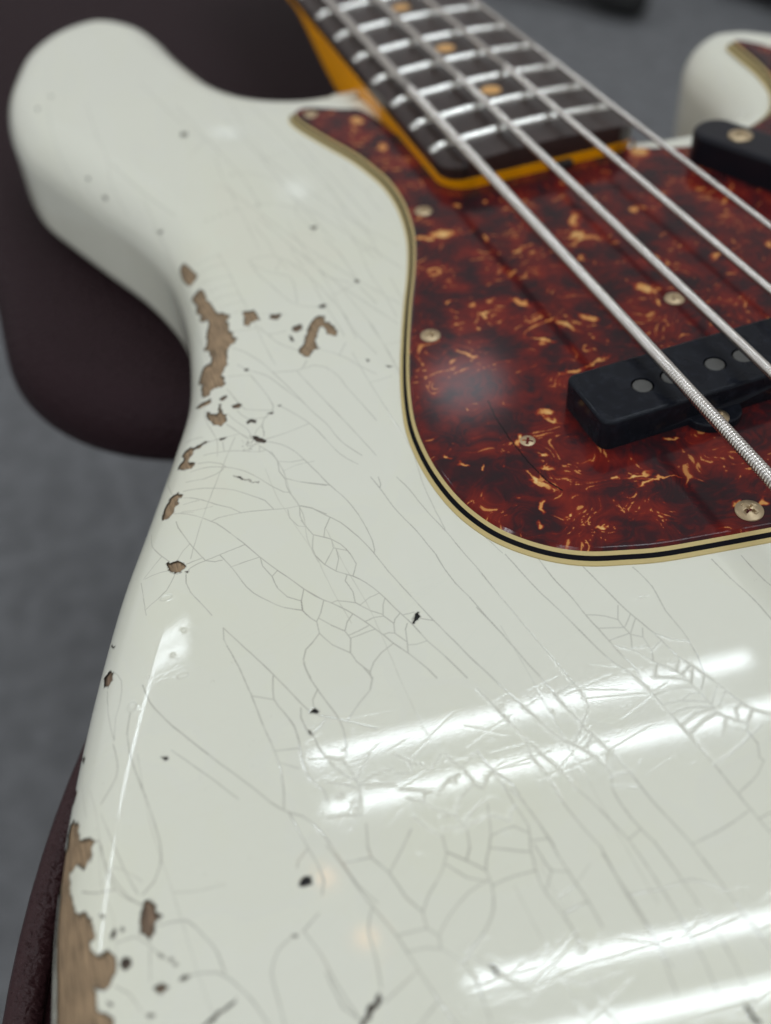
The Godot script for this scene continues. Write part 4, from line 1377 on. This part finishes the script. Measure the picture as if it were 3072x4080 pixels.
func build_bass() -> void:
	var bass := thing("electric_bass", "worn white electric bass with chipped, crazed finish and red tortoiseshell pickguard", "bass guitar")
	var maps := lacquer_maps()
	var core := mat(Color(1, 1, 1), 0.62, 0.0, 0.35)
	core.albedo_texture = maps[2]
	core.texture_repeat = false
	var body := part("body", body_mesh(0.28, true), core, bass)
	var lac := mat(Color(1, 1, 1), 0.02, 0.0, 0.5)
	lac.albedo_texture = maps[0]
	lac.texture_repeat = false
	lac.transparency = BaseMaterial3D.TRANSPARENCY_ALPHA_SCISSOR
	lac.alpha_scissor_threshold = 0.5
	lac.heightmap_enabled = true
	lac.heightmap_scale = 0.009
	lac.heightmap_texture = maps[1]
	part("lacquer", body_mesh(0.0, false), lac, body)

	# pickguard: four plies seen on the bevelled edge
	var gp := smooth_loop(pairs(GUARD), 6)
	var gn := outward(gp)
	var tort := mat(Color(1, 1, 1), 0.10, 0.0, 0.30)
	tort.albedo_texture = tortoise_map()
	tort.texture_repeat = false
	var top := guard_strip(gp, gn, [[2.3, 1.85], [2.8, 2.36], [3.0, 2.45]])
	var first := top.v.size()
	for flat in Geometry2D.offset_polygon(gp, -3.0, Geometry2D.JOIN_ROUND):
		first = top.v.size()
		for q in flat:
			top.add(mm(q.x, 2.45, q.y), Vector3.UP, Vector2((85.0 - q.x) / 210.0, (q.y - 520.0) / 290.0))
		var ids := Geometry2D.triangulate_polygon(flat)
		for k in range(0, ids.size(), 3):
			top.tri(first + ids[k], first + ids[k + 1], first + ids[k + 2])
	var guard := part("pickguard", top.mesh(), tort, bass)
	var cream := mat(Color(0.52, 0.405, 0.175), 0.45, 0.0, 0.4)
	part("cream_ply", guard_strip(gp, gn, [[0.0, -0.6], [0.05, 0.25], [0.75, 0.75]]).mesh(), cream, guard)
	part("black_ply", guard_strip(gp, gn, [[0.75, 0.75], [1.6, 1.35]]).mesh(), mat(Color(0.006, 0.006, 0.008), 0.5, 0.0, 0.15), guard)
	part("cream_ply", guard_strip(gp, gn, [[1.6, 1.35], [2.3, 1.85]]).mesh(), cream, guard)
	var brass := mat(Color(0.50, 0.39, 0.25), 0.42, 1.0)
	var sm := screw_mesh(2.45, 0.5)
	var spots := [41.3, 611.6, 62.0, 666.7, 57.4, 710.5, 1.2, 678.0, 26.7, 747.2, 51.2, 538.6]
	for k in 6:
		var sc := part("screw", sm, brass, guard)
		sc.position = mm(spots[k * 2], 2.75 if k != 2 else 2.35, spots[k * 2 + 1])
		sc.rotation.y = [0.4, 0.2, 1.0, 0.7, 0.35, 0.1][k]
		sc.scale = Vector3.ONE * [1.0, 0.98, 0.8, 1.0, 1.15, 0.9][k]

	# neck
	var maple := mat(Color(0.80, 0.315, 0.0), 0.25, 0.0, 0.5)
	part("neck", maple_mesh(), maple, bass)
	var rose := mat(Color(0.050, 0.029, 0.026), 0.30, 0.0, 0.5)
	var rt := noise_tex(0.02, FastNoiseLite.TYPE_SIMPLEX, 512, 5)
	var ramp := Gradient.new()
	ramp.set_color(0, Color(0.45, 0.4, 0.4))
	ramp.set_color(1, Color(1.0, 0.95, 0.92))
	rt.color_ramp = ramp
	rose.albedo_texture = rt
	rose.uv1_scale = Vector3(9, 0.9, 1)
	var board := part("fingerboard", board_mesh(), rose, bass)
	var nickel := mat(Color(0.80, 0.79, 0.75), 0.22, 1.0)
	for f in range(8, 21):
		part("fret", fret_mesh(863.6 * (1.0 - pow(2.0, -f / 12.0))), nickel, board)
	var clay := mat(Color(0.62, 0.33, 0.10), 0.4)
	for f in [15, 17, 19]:
		var s0 := 863.6 * (1.0 - pow(2.0, -f / 12.0))
		var s1 := 863.6 * (1.0 - pow(2.0, -(f - 1) / 12.0))
		var ringd := PackedVector2Array()
		for k in 24:
			ringd.append(Vector2(cos(TAU * k / 24.0), sin(TAU * k / 24.0)) * 3.2 + Vector2(0, (s0 + s1) / 2))
		part("inlay_dot", slab(ringd, [[0, 10.6, 1, 0], [0, 11.2, 1, 0.5], [0.1, 11.24, 0.1, 1]]), clay, board)
	# truss rod access at the end of the heel
	part("truss_rod_nut", slab(rounded_rect(-4.5, 606.6, 7.0, 2.6, 0.8), edge_profile(2.6, 4.6, 0.2, 0.4)), mat(Color(0.015, 0.013, 0.012), 0.4), bass)

	# strings
	var steel := mat(Color(0.68, 0.64, 0.60), 0.24, 1.0)
	for k in 4:
		var st := part("string", string_mesh([1.0, 1.0 / 3, -1.0 / 3, -1.0][k], [1.42, 1.2, 1.0, 0.8][k], [0.78, 0.64, 0.52, 0.42][k]), steel, bass)
		st.set_meta("label", ["thickest wound string, nearest the camera", "second thickest wound string", "third wound string", "thinnest wound string, farthest from the camera"][k])

	# split pickup half: cover with four pole holes, mounting ear
	var black := mat(Color(0.009, 0.010, 0.015), 0.36, 0.0, 0.25)
	black.roughness_texture = noise_tex(0.012, FastNoiseLite.TYPE_SIMPLEX, 256, 5)
	var dust := noise_tex(0.02, FastNoiseLite.TYPE_SIMPLEX, 512, 6)
	var dr := Gradient.new()
	dr.set_color(0, Color(0.75, 0.75, 0.75))
	dr.set_color(1, Color(1.0, 1.0, 1.0))
	dr.add_point(0.55, Color(0.78, 0.78, 0.78))
	dust.color_ramp = dr
	black.albedo_texture = dust
	black.albedo_color = Color(0.015, 0.017, 0.024).linear_to_srgb()
	black.roughness = 0.55
	black.uv1_triplanar = true
	black.uv1_scale = Vector3.ONE * 22.0
	var cover := CSGCombiner3D.new()
	cover.name = "pickup_cover"
	bass.add_child(cover, true)
	var shell := CSGMesh3D.new()
	shell.name = "shell"
	shell.mesh = slab(rounded_rect(16.2, 711.1, 57.0, 18.0, 2.3), edge_profile(2.0, 10.0, 0.2, 0.8))
	shell.material = black
	cover.add_child(shell)
	var ear := CSGMesh3D.new()
	ear.name = "ear"
	ear.mesh = slab(rounded_rect(17.4, 719.6, 12.6, 10.0, 4.9, 0.0, 12), edge_profile(2.1, 4.4, 0.1, 0.35))
	ear.material = black
	cover.add_child(ear)
	var poles := [31.1, 24.0, 13.1, 6.0]
	for u in poles:
		var hole := CSGCylinder3D.new()
		hole.name = "hole"
		hole.operation = CSGShape3D.OPERATION_SUBTRACTION
		hole.radius = 0.0025
		hole.height = 0.004
		hole.sides = 36
		hole.material = black
		cover.add_child(hole)
		hole.position = mm(u, 10.0, 711.9)
	var pole_mat := mat(Color(0.062, 0.060, 0.055), 0.5, 0.0)
	for u in poles:
		var rp := PackedVector2Array()
		for k in 28:
			rp.append(Vector2(u + cos(TAU * k / 28.0) * 2.2, 711.9 + sin(TAU * k / 28.0) * 2.2))
		part("pole_piece", slab(rp, edge_profile(8.2, 9.92, 0.1, 0.3)), pole_mat, bass)
	var es := part("screw", screw_mesh(2.5, 0.7), brass, bass)
	es.position = mm(18.2, 4.7, 722.3)

	# finger rest on the treble side
	var rest := part("finger_rest", slab(rounded_rect(0, 0, 14.2, 74.0, 7.0, 0.0, 12), edge_profile(2.4, 11.2, 0.2, 1.6)), mat(Color(0.008, 0.008, 0.012), 0.32, 0.0, 0.32), bass)
	# turned about its own middle
	var mid := mm(-59.5, 0, 648.0)
	var own := mm(0, 0, 0)
	rest.transform = Transform3D(Basis(Vector3.UP, 0.42), mid) * Transform3D(Basis(), -own)
	var fs := part("screw", screw_mesh(3.4, 0.6), brass, rest)
	fs.position = mm(0, 11.6, -23.0)

func build_background() -> void:
	var black := mat(Color(0.012, 0.012, 0.014), 0.6)
	var leg := thing("stand_leg", "blurred black stand leg with a rubber foot on the grey carpet", "stand leg")
	var a := Vector3(0.735, -0.445, -1.22)
	var e := Vector3(0.45, -0.40, -1.62)
	var b := Buf.new()
	var d := (e - a).normalized()
	var sx := d.cross(Vector3.UP).normalized()
	var sy := sx.cross(d)
	for k in 2:
		for j in 16:
			var w := TAU * j / 16.0
			var nn := sx * cos(w) + sy * sin(w)
			b.add((a if k == 0 else e) + nn * 0.014, nn)
	b.rows(0, 2, 16, true)
	part("tube", b.mesh(), black, leg)
	var foot := CapsuleMesh.new()
	foot.radius = 0.024
	foot.height = 0.09
	var fm := part("rubber_foot", foot, mat(Color(0.008, 0.008, 0.008), 0.8), leg)
	fm.transform = Transform3D(Basis(sx, d, sx.cross(d)), a + d * 0.02 + Vector3(0, 0.01, 0))
	var case := thing("instrument_case", "dark soft case lying at the far upper right", "case")
	part("shell", slab(rounded_rect(-1350, -560, 900, 420, 120, 0.25, 10), edge_profile(-458, -250, 30, 60)), mat(Color(0.010, 0.010, 0.012), 0.7), case)
